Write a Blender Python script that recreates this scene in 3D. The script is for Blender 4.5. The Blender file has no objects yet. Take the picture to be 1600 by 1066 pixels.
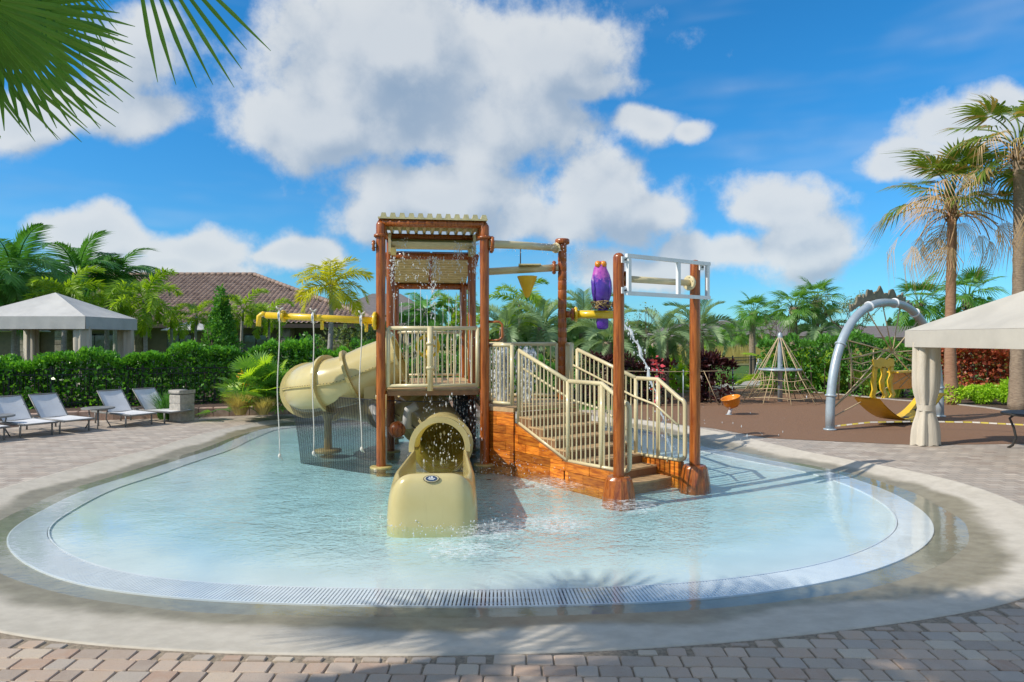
import bpy, math, random
import numpy as np
from mathutils import Vector, Matrix, Euler
R = math.radians
rnd = random.Random(7)
scene = bpy.context.scene
C = scene.collection

# ------------------------------------------------------------------ camera
CAMH, FPX = 2.3, 1067.0
cam_d = bpy.data.cameras.new('camera'); cam = bpy.data.objects.new('camera', cam_d); C.objects.link(cam)
cam_d.sensor_width = 36; cam_d.lens = 24; cam_d.clip_end = 6000; cam_d.clip_start = .05
cam.location = (0, 0, CAMH); cam.rotation_euler = (R(90 - .16), 0, 0)
scene.camera = cam

# ------------------------------------------------------------------ sun, exposure
SUN_EL = R(40); LIGHT = Vector((.93, .36, 0)).normalized()          # horizontal travel of the sunlight
TOSUN = Vector((-LIGHT.x * math.cos(SUN_EL), -LIGHT.y * math.cos(SUN_EL), math.sin(SUN_EL)))
sun_d = bpy.data.lights.new('sun', 'SUN'); sun = bpy.data.objects.new('sun', sun_d); C.objects.link(sun)
sun_d.energy = 3.8; sun_d.angle = R(.53); sun_d.color = (1, .93, .82)
sun.location = (-20, -8, 30); sun.rotation_euler = TOSUN.to_track_quat('Z', 'Y').to_euler()
scene.view_settings.view_transform = 'Standard'; scene.view_settings.look = 'None'
scene.view_settings.gamma = 1; scene.view_settings.use_curve_mapping = False
scene.view_settings.exposure = 0.2
scene.cycles.max_bounces = 7; scene.cycles.diffuse_bounces = 3; scene.cycles.glossy_bounces = 3; scene.cycles.transparent_max_bounces = 16
scene.cycles.caustics_reflective = False; scene.cycles.caustics_refractive = False

# ------------------------------------------------------------------ node helper
class NT:
    def __init__(s, tree): s.t = tree
    def __call__(s, typ, props=None, **ins):
        n = s.t.nodes.new(typ)
        for k, v in (props or {}).items(): setattr(n, k, v)
        for k, v in ins.items():
            key = int(k[1:]) if k[0] == 'i' and k[1:].isdigit() else k.replace('_', ' ')
            s.put(n.inputs[key], v)
        return n
    def put(s, sock, v):
        if isinstance(v, bpy.types.NodeSocket): s.t.links.new(v, sock)
        elif isinstance(v, bpy.types.Node): s.t.links.new(v.outputs[0], sock)
        else:
            if sock.type == 'RGBA' and len(v) == 3: v = (*v, 1)
            sock.default_value = v
    def m(s, op, a, b=0., c=None, clamp=False):
        n = s.t.nodes.new('ShaderNodeMath'); n.operation = op; n.use_clamp = clamp
        s.put(n.inputs[0], a); s.put(n.inputs[1], b)
        if c is not None: s.put(n.inputs[2], c)
        return n.outputs[0]
    def v(s, op, a, b=None, scale=None):
        n = s.t.nodes.new('ShaderNodeVectorMath'); n.operation = op
        s.put(n.inputs[0], a)
        if b is not None: s.put(n.inputs[1], b)
        if scale is not None: s.put(n.inputs['Scale'], scale)
        return n.outputs['Value'] if op in ('DOT_PRODUCT', 'LENGTH', 'DISTANCE') else n.outputs[0]
    def mix(s, f, a, b, bt='MIX'):
        n = s.t.nodes.new('ShaderNodeMix'); n.data_type = 'RGBA'; n.blend_type = bt; n.clamp_factor = True
        s.put(n.inputs[0], f); s.put(n.inputs[6], a); s.put(n.inputs[7], b)
        return n.outputs[2]
    def smooth(s, x, a, b, lo=0., hi=1.):
        n = s.t.nodes.new('ShaderNodeMapRange'); n.interpolation_type = 'SMOOTHSTEP'
        s.put(n.inputs[0], x); s.put(n.inputs[1], a); s.put(n.inputs[2], b); s.put(n.inputs[3], lo); s.put(n.inputs[4], hi)
        return n.outputs[0]

# ------------------------------------------------------------------ world: Nishita sky with cumulus clouds
world = bpy.data.worlds.new('World'); scene.world = world; world.use_nodes = True
wt = world.node_tree; wt.nodes.clear(); w = NT(wt)
sky = w('ShaderNodeTexSky', dict(sky_type='NISHITA', sun_disc=False, sun_elevation=SUN_EL,
        sun_rotation=math.atan2(TOSUN.x, TOSUN.y), air_density=1.0, dust_density=.15, ozone_density=2.2, altitude=0))
TINT_LO, TINT_HI = (.29, .68, .98), (.17, .78, 1.16)
CLOUD_BIAS = .16
CLOUD_LO, CLOUD_HI = (2.2, 2.9, 3.8), (5.2, 5.4, 5.5)
# cumulus field as a group: direction -> density
CL = [(640,90,230,105),(850,75,170,75),(560,185,200,62),(790,205,140,75),(930,130,90,45),
      (700,300,150,65),(640,345,110,40),(930,315,110,50),(1010,345,85,50),(850,350,110,45),
      (1205,325,100,52),(1250,390,105,50),(1130,405,90,40),(1010,420,150,35),
      (1020,212,62,36),(1075,225,40,22),(1480,190,95,45),(1400,240,65,35),(1575,180,60,40),
      (170,165,140,50),(40,190,120,42),(215,70,90,60),
      (150,362,105,36),(310,378,105,36),(250,412,160,26),(465,390,58,24)]
g = bpy.data.node_groups.new('cumulus_density', 'ShaderNodeTree')
g.interface.new_socket('Dir', in_out='INPUT', socket_type='NodeSocketVector')
g.interface.new_socket('Density', in_out='OUTPUT', socket_type='NodeSocketFloat')
G = NT(g); gi = g.nodes.new('NodeGroupInput'); go = g.nodes.new('NodeGroupOutput'); D = gi.outputs[0]
sepg = G('ShaderNodeSeparateXYZ', None, Vector=D)
yy = G.m('MAXIMUM', sepg.outputs[1], .15)
UV0 = G('ShaderNodeCombineXYZ', None, X=G.m('DIVIDE', sepg.outputs[0], yy), Y=G.m('DIVIDE', sepg.outputs[2], yy)).outputs[0]
nw = G('ShaderNodeTexNoise', None, Vector=D, Scale=8., Detail=1., Roughness=.55)
UV = G.v('ADD', UV0, G.v('SCALE', G.v('SUBTRACT', nw.outputs['Color'], (.5, .5, .5)), scale=.11))
field = None
for (px, py, rx, ry) in CL:
    n_ = g.nodes.new('ShaderNodeVectorMath'); n_.operation = 'MULTIPLY_ADD'
    G.put(n_.inputs[0], UV); n_.inputs[1].default_value = (FPX/rx, FPX/ry, 0); n_.inputs[2].default_value = (-(px-800)/rx, -(530-py)/ry, 0)
    f = G.v('LENGTH', n_.outputs[0]); field = f if field is None else G.m('SMOOTH_MIN', field, f, .3)
fieldc = G.m('MAXIMUM', G.m('SUBTRACT', 1.02, field), -.9)
front = G.smooth(sepg.outputs[1], .60, .74)
gen = G('ShaderNodeTexNoise', None, Vector=D, Scale=2.3, Detail=1.)
genf = G.m('MULTIPLY_ADD', gen, 5.0, -2.6)
fld = G.m('ADD', G.m('MULTIPLY', fieldc, front), G.m('MULTIPLY', genf, G.m('SUBTRACT', 1., front)))
g.links.new(fld, go.inputs[0])
tc = w('ShaderNodeTexCoord'); DIR = w.v('NORMALIZE', tc.outputs['Generated'])
gn = wt.nodes.new('ShaderNodeGroup'); gn.node_tree = g; w.put(gn.inputs[0], DIR)
gn2 = wt.nodes.new('ShaderNodeGroup'); gn2.node_tree = g; w.put(gn2.inputs[0], w.v('ADD', DIR, (-.02, 0, .05)))
def fbm(vec, det): return w('ShaderNodeTexNoise', None, Vector=vec, Scale=6., Detail=det, Roughness=.64).outputs[0]
def billow(vec, sc, det):
    v_ = w('ShaderNodeTexNoise', None, Vector=vec, Scale=sc, Detail=det, Roughness=.5).outputs[0]
    return w.m('SUBTRACT', .30, w.m('MULTIPLY', w.m('ABSOLUTE', w.m('SUBTRACT', v_, .5)), 3.))
OFF = (-.022, 0, .042); DO = w.v('ADD', DIR, OFF)
n0 = w.m('ADD', w.m('MULTIPLY_ADD', fbm(DIR, 7.), 3.8, -1.9), w.m('MULTIPLY', billow(DIR, 13., 2.), .45))
n1 = w.m('ADD', w.m('MULTIPLY_ADD', fbm(DO, 2.), 3.8, -1.9), w.m('MULTIPLY', billow(DO, 13., 1.), .45))
d0 = w.m('ADD', w.m('MULTIPLY', gn.outputs[0], 1.7), w.m('ADD', n0, CLOUD_BIAS))
alpha = w.smooth(d0, -.38, .62)
sepw = w('ShaderNodeSeparateXYZ', None, Vector=DIR)
veil = w.smooth(fbm(w.v('MULTIPLY', DIR, (.5, .5, 2.2)), 3.), .45, .85, 0., .30)
alpha = w.m('MAXIMUM', alpha, veil)
fd = w.m('SUBTRACT', gn.outputs[0], gn2.outputs[0])
lit = w.smooth(w.m('ADD', w.m('SUBTRACT', n0, n1), w.m('MULTIPLY', fd, 1.0)), -.85, .75)
thick = w.smooth(d0, .2, 1.9)
sh = w.m('SUBTRACT', w.m('MULTIPLY_ADD', lit, .86, .22), w.m('MULTIPLY', thick, .24), clamp=True)
SKYS = .125
tint = w.mix(w.smooth(sepw.outputs[2], 0., .42), TINT_LO, TINT_HI)
skyc = w.mix(1., sky.outputs[0], tint, 'MULTIPLY')
ccol = w.mix(sh, CLOUD_LO, CLOUD_HI)
below = w.smooth(sepw.outputs[2], -.02, .03)
out = w.mix(w.m('MULTIPLY', w.m('MULTIPLY', alpha, .90), below), skyc, ccol)
bg = w('ShaderNodeBackground', None, Color=out, Strength=SKYS)
wo = w('ShaderNodeOutputWorld', None, Surface=bg)
world.cycles.sampling_method = 'MANUAL'; world.cycles.sample_map_resolution = 512

# ------------------------------------------------------------------ helpers: geometry
def hexc(h):
    h = h.lstrip('#'); c = [int(h[i:i+2], 16)/255 for i in (0, 2, 4)]
    return tuple(x/12.92 if x <= .04045 else ((x+.055)/1.055)**2.4 for x in c)
def P(px, py, h=.1):
    z = FPX*(CAMH-h)/(py-530.); return Vector(((px-800)/FPX*z, z, h))
def Q(px, py, z):
    return Vector(((px-800)/FPX*z, z, CAMH+(530-py)/FPX*z))
def root_loc(o):
    while o.parent: o = o.parent
    return Vector(o.location)
def new_obj(name, me, parent=None):
    o = bpy.data.objects.new(name, me); C.objects.link(o)
    if parent is not None: o.parent = parent
    return o
def tag(o, label, cat, group=None, kind=None):
    if label: o['label'] = label
    if cat: o['category'] = cat
    if group: o['group'] = group
    if kind: o['kind'] = kind
    return o
def thing(name, label, cat, loc=(0, 0, 0), rz=0, group=None):
    o = bpy.data.objects.new(name, None); C.objects.link(o); o.empty_display_size = .2
    o.location = loc; o.rotation_euler = (0, 0, rz); tag(o, label, cat, group); return o
def copy_tree(o, parent=None):
    c = o.copy(); C.objects.link(c); c.parent = parent
    for ch in o.children: copy_tree(ch, c)
    return c

class MB:
    def __init__(s): s.v = []; s.f = []; s.sm = []
    def add(s, vs, fs, smooth=False):
        b = len(s.v); s.v += [tuple(x) for x in vs]
        s.f += [tuple(i+b for i in f) for f in fs]; s.sm += [smooth]*len(fs); return s
    def box(s, c, size, rz=0, M=None, ch=0):
        x, y, z = (k/2 for k in size); c = Vector(c)
        if ch:                                    # chamfered top edges
            vs = [(-x,-y,-z),(x,-y,-z),(x,y,-z),(-x,y,-z),(-x,-y,z-ch),(x,-y,z-ch),(x,y,z-ch),(-x,y,z-ch),
                  (-x+ch,-y+ch,z),(x-ch,-y+ch,z),(x-ch,y-ch,z),(-x+ch,y-ch,z)]
            fs = [(3,2,1,0)]+[(i,(i+1)%4,4+(i+1)%4,4+i) for i in range(4)]+[(4+i,4+(i+1)%4,8+(i+1)%4,8+i) for i in range(4)]+[(8,9,10,11)]
        else:
            vs = [(-x,-y,-z),(x,-y,-z),(x,y,-z),(-x,y,-z),(-x,-y,z),(x,-y,z),(x,y,z),(-x,y,z)]
            fs = [(3,2,1,0),(4,5,6,7),(0,1,5,4),(1,2,6,5),(2,3,7,6),(3,0,4,7)]
        m = M if M is not None else Matrix.Rotation(rz, 3, 'Z')
        return s.add([c + m @ Vector(q) for q in vs], fs)
    def tube(s, pts, r, n=10, caps=True, closed=False, smooth=True):
        pts = [Vector(p) for p in pts]; k = len(pts)
        rs = r if isinstance(r, (list, tuple)) else [r]*k
        vs = []; fs = []; nrm = None
        for i, p in enumerate(pts):
            if closed: t = pts[(i+1) % k]-pts[i-1]
            else: t = pts[min(i+1, k-1)]-pts[max(i-1, 0)]
            if t.length < 1e-9: t = Vector((0, 0, 1))
            t.normalize()
            if nrm is None:
                a = Vector((0, 0, 1)) if abs(t.z) < .9 else Vector((1, 0, 0))
                nrm = (a - t*a.dot(t)).normalized()
            else:
                nrm = nrm - t*nrm.dot(t)
                nrm = nrm.normalized() if nrm.length > 1e-6 else t.orthogonal().normalized()
            bn = t.cross(nrm)
            for j in range(n):
                a = 2*math.pi*j/n
                vs.append(p + nrm*(math.cos(a)*rs[i]) + bn*(math.sin(a)*rs[i]))
        m = k if closed else k-1
        for i in range(m):
            for j in range(n):
                a, b = i*n+j, i*n+(j+1) % n; c2, d2 = ((i+1) % k)*n+(j+1) % n, ((i+1) % k)*n+j
                fs.append((a, b, c2, d2))
        s.add(vs, fs, smooth)
        if caps and not closed:
            b = len(s.v)-n*k
            s.f += [tuple(b+j for j in range(n))[::-1], tuple(b+(k-1)*n+j for j in range(n))]; s.sm += [False]*2
        return s
    def lathe(s, base, prof, n=16, axis=None, smooth=True, caps=True):
        base = Vector(base); q = Vector((0, 0, 1)).rotation_difference(Vector(axis).normalized()) if axis is not None else None
        vs = []
        for (r, h) in prof:
            for j in range(n):
                a = 2*math.pi*j/n; p = Vector((math.cos(a)*r, math.sin(a)*r, h))
                vs.append(base + (q @ p if q else p))
        fs = [(i*n+j, i*n+(j+1) % n, (i+1)*n+(j+1) % n, (i+1)*n+j) for i in range(len(prof)-1) for j in range(n)]
        s.add(vs, fs, smooth)
        if caps:
            b = len(s.v)-len(vs)
            s.f += [tuple(b+j for j in range(n))[::-1], tuple(b+(len(prof)-1)*n+j for j in range(n))]; s.sm += [False]*2
        return s
    def grid(s, rows, smooth=True, closed=False):
        n = len(rows[0]); vs = [p for r in rows for p in r]
        fs = [(i*n+j, i*n+(j+1) % n, (i+1)*n+(j+1) % n, (i+1)*n+j) for i in range(len(rows)-1) for j in range(n if closed else n-1)]
        return s.add(vs, fs, smooth)
    def poly_prism(s, poly, off):
        off = Vector(off); n = len(poly); poly = [Vector(p) for p in poly]
        vs = poly + [p+off for p in poly]
        return s.add(vs, [tuple(range(n))[::-1], tuple(range(n, 2*n))]+[(i, (i+1) % n, n+(i+1) % n, n+i) for i in range(n)])
    def mesh(s, name, off=Vector((0, 0, 0)), mat=None):
        me = bpy.data.meshes.new(name)
        me.from_pydata([(x-off[0], y-off[1], z-off[2]) for x, y, z in s.v], [], s.f)
        me.polygons.foreach_set('use_smooth', s.sm)
        for mm in (mat if isinstance(mat, (list, tuple)) else [mat]): me.materials.append(mm)
        me.update(); return me
    def build(s, name, mat, parent=None, origin=None):      # verts in world space
        if parent is not None:
            return new_obj(name, s.mesh(name, root_loc(parent), mat), parent)
        off = Vector(origin) if origin is not None else Vector((0, 0, 0))
        o = new_obj(name, s.mesh(name, off, mat)); o.location = off; return o

# ------------------------------------------------------------------ helpers: materials
def base_mat(name):
    m = bpy.data.materials.new(name); m.use_nodes = True; t = m.node_tree; t.nodes.clear()
    n = NT(t); o = t.nodes.new('ShaderNodeOutputMaterial'); return m, n, o
def mat(name, col, rough=.55, metal=0., var=.18, scale=3., bump=0., bscale=30., col2=None, stretch=(1, 1, 1), coat=0., rand=0., spec=.5, detail=5.):
    m, n, o = base_mat(name)
    tc = n('ShaderNodeTexCoord'); vec = n.v('MULTIPLY', tc.outputs['Object'], stretch)
    nz = n('ShaderNodeTexNoise', None, Vector=vec, Scale=scale, Detail=detail, Roughness=.6)
    f = n.smooth(nz.outputs[0], .3, .7)
    a = col if col2 else tuple(c*(1-var) for c in col); b = col2 or tuple(min(1, c*(1+var)) for c in col)
    c = n.mix(f, a, b)
    if rand:
        oi = n('ShaderNodeObjectInfo'); c = n.mix(1., c, n('ShaderNodeCombineColor', None, Red=n.m('MULTIPLY_ADD', oi.outputs['Random'], rand*2, 1-rand),
                 Green=n.m('MULTIPLY_ADD', oi.outputs['Random'], rand*2, 1-rand), Blue=n.m('MULTIPLY_ADD', oi.outputs['Random'], rand*2, 1-rand)), 'MULTIPLY')
    p = n('ShaderNodeBsdfPrincipled', None, Base_Color=c, Roughness=n.m('MULTIPLY_ADD', f, .12, rough-.06), Metallic=metal, Specular_IOR_Level=spec)
    if coat: p.inputs['Coat Weight'].default_value = coat; p.inputs['Coat Roughness'].default_value = .12
    if bump:
        nb = n('ShaderNodeTexNoise', None, Vector=vec, Scale=bscale, Detail=4.)
        n.put(p.inputs['Normal'], n('ShaderNodeBump', None, Strength=bump, Distance=.02, Height=nb.outputs[0]))
    n.put(o.inputs[0], p); return m
def leaf(name, c1, c2, tr=.3, rough=.4, dead=None, deadf=.0, k=2.2):
    tr = min(.6, tr+.12); c1 = tuple(x*k for x in c1); c2 = tuple(min(.9, x*k) for x in c2)
    m, n, o = base_mat(name)
    ge = n('ShaderNodeNewGeometry'); oi = n('ShaderNodeObjectInfo'); tc = n('ShaderNodeTexCoord')
    nz = n('ShaderNodeTexNoise', None, Vector=tc.outputs['Object'], Scale=1.3, Detail=3.)
    f = n.m('ADD', n.m('MULTIPLY', ge.outputs['Random Per Island'], .5), n.m('MULTIPLY_ADD', nz, 1.4, -.45), clamp=True)
    f = n.m('ADD', n.m('MULTIPLY', f, .75), n.m('MULTIPLY', oi.outputs['Random'], .25))
    c = n.mix(f, c1, c2)
    if dead: c = n.mix(n.m('GREATER_THAN', ge.outputs['Random Per Island'], 1-deadf), c, dead)
    p = n('ShaderNodeBsdfPrincipled', None, Base_Color=c, Roughness=rough, Specular_IOR_Level=.45)
    t = n('ShaderNodeBsdfTranslucent', None, Color=n.mix(1., c, (1.25, 1.2, .5), 'MULTIPLY'))
    n.put(o.inputs[0], n('ShaderNodeMixShader', None, Fac=tr, i1=p, i2=t)); return m

M = {}
M['post'] = mat('timber_look_post', (.20, .042, .008), .30, var=.6, scale=5, stretch=(6, 6, .5), coat=.25, bump=.25, bscale=9, col2=(.45, .125, .016))
M['plank'] = mat('timber_look_plank', (.36, .075, .008), .4, scale=3.5, stretch=(1.2, 1.2, 9), col2=(.80, .26, .022), coat=.2, bump=.3, bscale=9, rand=.45)
M['beige'] = mat('beige_paint', (.64, .55, .33), .35, var=.08, coat=.3)
M['roofsheet'] = mat('beige_roof_sheet', (.66, .57, .31), .4, var=.12, scale=6)
def gelcoat():
    m, n, o = base_mat('slide_gelcoat'); tc = n('ShaderNodeTexCoord'); nz = n('ShaderNodeTexNoise', None, Vector=tc.outputs['Object'], Scale=1.5, Detail=6.); ns_ = n('ShaderNodeTexNoise', None, Vector=n.v('MULTIPLY', tc.outputs['Object'], (7., 7., .8)), Scale=2., Detail=6., Roughness=.7)
    c = n.mix(n.smooth(nz.outputs[0], .3, .7), (.68, .56, .25), (.78, .67, .33)); c = n.mix(n.smooth(ns_.outputs[0], .55, .8, 0., .35), c, (.50, .40, .20)); p = n('ShaderNodeBsdfPrincipled', None, Base_Color=c, Roughness=.25, Coat_Weight=.5, Coat_Roughness=.12)
    t = n('ShaderNodeBsdfTranslucent', None, Color=(.72, .55, .10)); n.put(o.inputs[0], n('ShaderNodeMixShader', None, Fac=.22, i1=p, i2=t)); return m
M['slide'] = gelcoat()
M['slide_in'] = mat('slide_flange', (.50, .40, .15), .35, var=.2, scale=5)
M['yellow'] = mat('yellow_paint', (.80, .52, .012), .3, var=.1, coat=.4)
M['step'] = mat('step_riser', (.25, .125, .055), .6, var=.2, scale=6)
M['tread'] = mat('step_tread', (.52, .34, .17), .6, var=.15, scale=6, bump=.3, bscale=80)
M['white'] = mat('white_paint', (.74, .76, .78), .35, var=.06)
M['rope'] = mat('white_rope', (.70, .66, .58), .8, var=.15, scale=60)
M['rope_tan'] = mat('tan_rope', (.52, .40, .24), .8, var=.2, scale=60)
M['steel'] = mat('grey_blue_steel', (.40, .47, .52), .35, metal=.2, var=.1)
M['dark'] = mat('dark_metal', (.035, .033, .03), .45, var=.2)
M['black'] = mat('black_fence', (.008, .009, .011), .4, var=.2)
M['greenfence'] = mat('dark_green_fence', (.012, .022, .016), .5, var=.2)
M['pvc'] = mat('white_pvc', (.66, .66, .64), .4, var=.1)
M['canvas'] = mat('grey_canvas', (.52, .51, .49), .85, var=.08, scale=2, bump=.15, bscale=12)
M['canvas_beige'] = mat('beige_canvas', (.50, .465, .40), .85, var=.07, scale=1.5, bump=.12, bscale=9)
M['canvas_tan'] = mat('tan_canvas', (.58, .52, .42), .85, var=.1, scale=2, stretch=(4, 4, .6), bump=.3, bscale=8)
M['sling'] = mat('lounger_sling', (.70, .70, .71), .7, var=.06)
M['cframe'] = mat('lounger_frame', (.24, .235, .22), .45, var=.15)
M['binstone'] = mat('bin_stone', (.40, .37, .32), .8, var=.2, scale=12, bump=.3, bscale=60)
M['stone'] = mat('bed_wall_stone', (.42, .27, .20), .85, scale=5, col2=(.58, .42, .33), bump=.5, bscale=25, rand=.2)
M['tile'] = mat('roof_tile', (.19, .125, .098), .75, scale=2.2, col2=(.38, .275, .22), detail=9)
M['stucco'] = mat('tan_stucco', (.20, .15, .115), .9, var=.12)
M['trim'] = mat('dark_fascia', (.05, .036, .03), .6)
M['cstone'] = mat('column_stone', (.20, .16, .12), .9, scale=4, col2=(.36, .30, .24), bump=.5, rand=.25)
M['glass'] = mat('window_glass', (.03, .045, .055), .06, spec=.8)
M['bark'] = mat('palm_bark', (.20, .145, .10), .9, scale=3, col2=(.36, .28, .20), stretch=(3, 3, 14), bump=.6, bscale=9)
M['bark_grey'] = mat('grey_palm_bark', (.26, .25, .22), .85, scale=3, col2=(.42, .40, .36), stretch=(2, 2, 10), bump=.3, bscale=9)
M['bark_red'] = mat('red_palm_bark', (.27, .145, .085), .9, scale=3, col2=(.42, .25, .155), stretch=(2, 2, 16), bump=.6, bscale=9)
M['stem'] = mat('shrub_stem', (.11, .085, .06), .9)
M['coco'] = leaf('feather_frond_dark', (.018, .075, .016), (.07, .17, .03), .25)
M['foxtail'] = leaf('feather_frond_bright', (.07, .145, .010), (.21, .29, .022), .38)
M['yellowpalm'] = leaf('feather_frond_yellow', (.15, .19, .015), (.38, .34, .03), .35)
M['pindo'] = leaf('feather_frond_silver', (.06, .115, .055), (.17, .23, .115), .25)
M['fan'] = leaf('fan_frond', (.03, .10, .018), (.11, .21, .035), .3)
M['washy'] = leaf('ragged_fan_frond', (.05, .10, .016), (.16, .20, .03), .3, dead=(.45, .32, .13), deadf=.28, k=1.8)
M['fan_near'] = leaf('fan_frond_near', (.03, .10, .025), (.14, .24, .05), .5, .35, k=1.9)
M['dead'] = leaf('dead_frond', (.17, .105, .055), (.38, .27, .155), .2, .8)
M['hedge'] = leaf('hedge_leaf', (.012, .07, .014), (.13, .31, .025), .25, .25)
M['bushy'] = leaf('bush_leaf', (.02, .08, .015), (.08, .20, .03), .25)
M['lime'] = leaf('lime_leaf', (.12, .24, .015), (.30, .42, .03), .35)
M['red'] = leaf('red_leaf', (.17, .026, .018), (.50, .14, .07), .35, dead=(.30, .24, .05), deadf=.2)
M['wine'] = leaf('wine_leaf', (.014, .004, .006), (.045, .010, .012), .2)
M['pink'] = leaf('pink_leaf', (.42, .03, .05), (.75, .12, .16), .3)
M['olive'] = leaf('olive_leaf', (.06, .09, .03), (.14, .17, .07), .25)
M['grass'] = leaf('grass_blade', (.10, .16, .02), (.28, .32, .07), .3, .6)
M['drygrass'] = leaf('dry_grass_blade', (.16, .14, .04), (.34, .28, .12), .3, .7)
M['wood_far'] = leaf('far_leaf', (.02, .055, .02), (.06, .11, .035), .2)
M['orange'] = leaf('orange_leaf', (.5, .2, .02), (.7, .35, .04), .3)
M['mulch'] = mat('mulch', (.035, .022, .016), .95, scale=14, col2=(.14, .085, .06), bump=1., bscale=45, detail=9)
M['rubber'] = mat('brown_rubber', (.19, .095, .048), .9, scale=70, col2=(.30, .175, .105), bump=.6, bscale=160)
M['path'] = mat('path_concrete', (.40, .37, .34), .85, var=.15, scale=2, bump=.15, bscale=80)
M['turf'] = mat('lawn_turf', (.06, .17, .012), .95, scale=1.5, col2=(.13, .27, .03), bump=1., bscale=50, detail=9)
M['marsh'] = mat('marsh_turf', (.20, .21, .06), .95, scale=2.5, col2=(.33, .31, .12), bump=1., bscale=10, detail=9)
M['orangeplastic'] = mat('orange_plastic', (.80, .27, .012), .3, var=.08, coat=.4)
M['yplastic'] = mat('yellow_plastic', (.80, .50, .03), .4, var=.1)
M['leafpanel'] = mat('leaf_panel', (.19, .165, .11), .7, var=.3, scale=6)
M['farroof'] = mat('far_roof', (.17, .15, .145), .85, var=.15)
M['farwall'] = mat('far_wall', (.34, .29, .24), .9)
M['violet'] = mat('parrot_violet', (.07, .018, .30), .25, var=.3, scale=8, col2=(.13, .03, .42), coat=.5)
M['magenta'] = mat('parrot_magenta', (.42, .03, .34), .25, scale=9, col2=(.62, .12, .50), coat=.5)
M['nest'] = mat('nest_twigs', (.14, .085, .045), .7, scale=20, col2=(.42, .30, .12))

def water_like(name, foam=False):
    m, n, o = base_mat(name); ge = n('ShaderNodeNewGeometry'); pos = ge.outputs['Position']
    v1 = n.v('MULTIPLY', pos, (1.0, 1.35, 1.0))
    wv = n('ShaderNodeTexNoise', None, Vector=v1, Scale=2.1, Detail=2., Distortion=.8)
    w2 = n('ShaderNodeTexNoise', None, Vector=v1, Scale=7.0, Detail=2., Distortion=1.4)
    w3 = n('ShaderNodeTexNoise', None, Vector=v1, Scale=19., Detail=2., Distortion=.7)
    hgt = n.m('ADD', n.m('MULTIPLY', wv, .55), n.m('ADD', n.m('MULTIPLY', w2, .42), n.m('MULTIPLY', w3, .12)))
    # calm near the gutter: ripple strength by distance from the splash zone
    dist = n.v('LENGTH', n.v('MULTIPLY', n.v('SUBTRACT', pos, (-.4, 12.3, 0)), (1/6.1, 1/6.4, 0))); amp = n.smooth(dist, .66, .96, 1.0, .03)
    bp = n('ShaderNodeBump', None, Strength=amp, Distance=.085, Height=hgt)
    cs = n.m('ABSOLUTE', n.v('DOT_PRODUCT', ge.outputs['Incoming'], bp.outputs[0]))
    fr = n.m('MULTIPLY_ADD', n.m('POWER', n.m('SUBTRACT', 1., cs, clamp=True), 5.), .98, .02)
    gl = n('ShaderNodeBsdfGlossy', None, Color=(1, 1, 1), Roughness=.03, Normal=bp)
    tr = n('ShaderNodeBsdfTransparent', None, Color=(.97, 1, 1))
    sh = n('ShaderNodeMixShader', None, Fac=fr, i1=tr, i2=gl)
    if foam:
        fm = None
        for (x, y, r) in [(-.3, 8.2, 1.0), (.5, 8.5, 1.0), (-.6, 7.5, .8), (.6, 10.9, 1.3), (-1.4, 10.6, .9), (1.6, 9.4, .9), (2.9, 12.6, .8)]:
            a = n.smooth(n.v('DISTANCE', pos, (x, y, 0)), r, .2, 0., 1.); fm = a if fm is None else n.m('MAXIMUM', fm, a)
        fn = n('ShaderNodeTexNoise', None, Vector=pos, Scale=13., Detail=8., Roughness=.7, Distortion=1.)
        ff = n.m('MULTIPLY', n.smooth(n.m('ADD', fn, n.m('MULTIPLY', fm, .22)), .62, .86), n.m('MULTIPLY', fm, .5))
        df = n('ShaderNodeBsdfDiffuse', None, Color=(.86, .89, .9))
        sh = n('ShaderNodeMixShader', None, Fac=ff, i1=sh, i2=df)
        n.put(o.inputs['Volume'], n('ShaderNodeVolumeAbsorption', None, Color=(.26, .78, .86), Density=.9))
    n.put(o.inputs[0], sh); return m
M['water'] = water_like('pool_water', True)
M['water2'] = water_like('slide_water')
def netm(name='dark_net', lo=.48, hi=.80):
    m, n, o = base_mat(name); d = n('ShaderNodeBsdfDiffuse', None, Color=(.03, .035, .04)); t = n('ShaderNodeBsdfTransparent'); tc = n('ShaderNodeTexCoord'); sp = n('ShaderNodeSeparateXYZ', None, Vector=tc.outputs['Object'])
    gx = n.m('ABSOLUTE', n.m('SINE', n.m('MULTIPLY', n.m('ADD', sp.outputs[0], sp.outputs[1]), 150.))); gz = n.m('ABSOLUTE', n.m('SINE', n.m('MULTIPLY', sp.outputs[2], 150.)))
    fac = n.smooth(n.m('MINIMUM', gx, gz), .15, .75, hi, lo)
    n.put(o.inputs[0], n('ShaderNodeMixShader', None, Fac=fac, i1=t, i2=d)); return m
M['net'] = netm(); M['net_thin'] = netm('thin_net', .16, .34)
def dropm():
    m, n, o = base_mat('water_drop'); p = n('ShaderNodeBsdfPrincipled', None, Base_Color=(.92, .95, .97), Roughness=.08, Specular_IOR_Level=.8)
    t = n('ShaderNodeBsdfTransparent'); tl = n('ShaderNodeBsdfTranslucent', None, Color=(.9, .94, .96))
    a = n('ShaderNodeMixShader', None, Fac=.4, i1=p, i2=tl); n.put(o.inputs[0], n('ShaderNodeMixShader', None, Fac=.18, i1=a, i2=t)); return m
M['drop'] = dropm()
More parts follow.
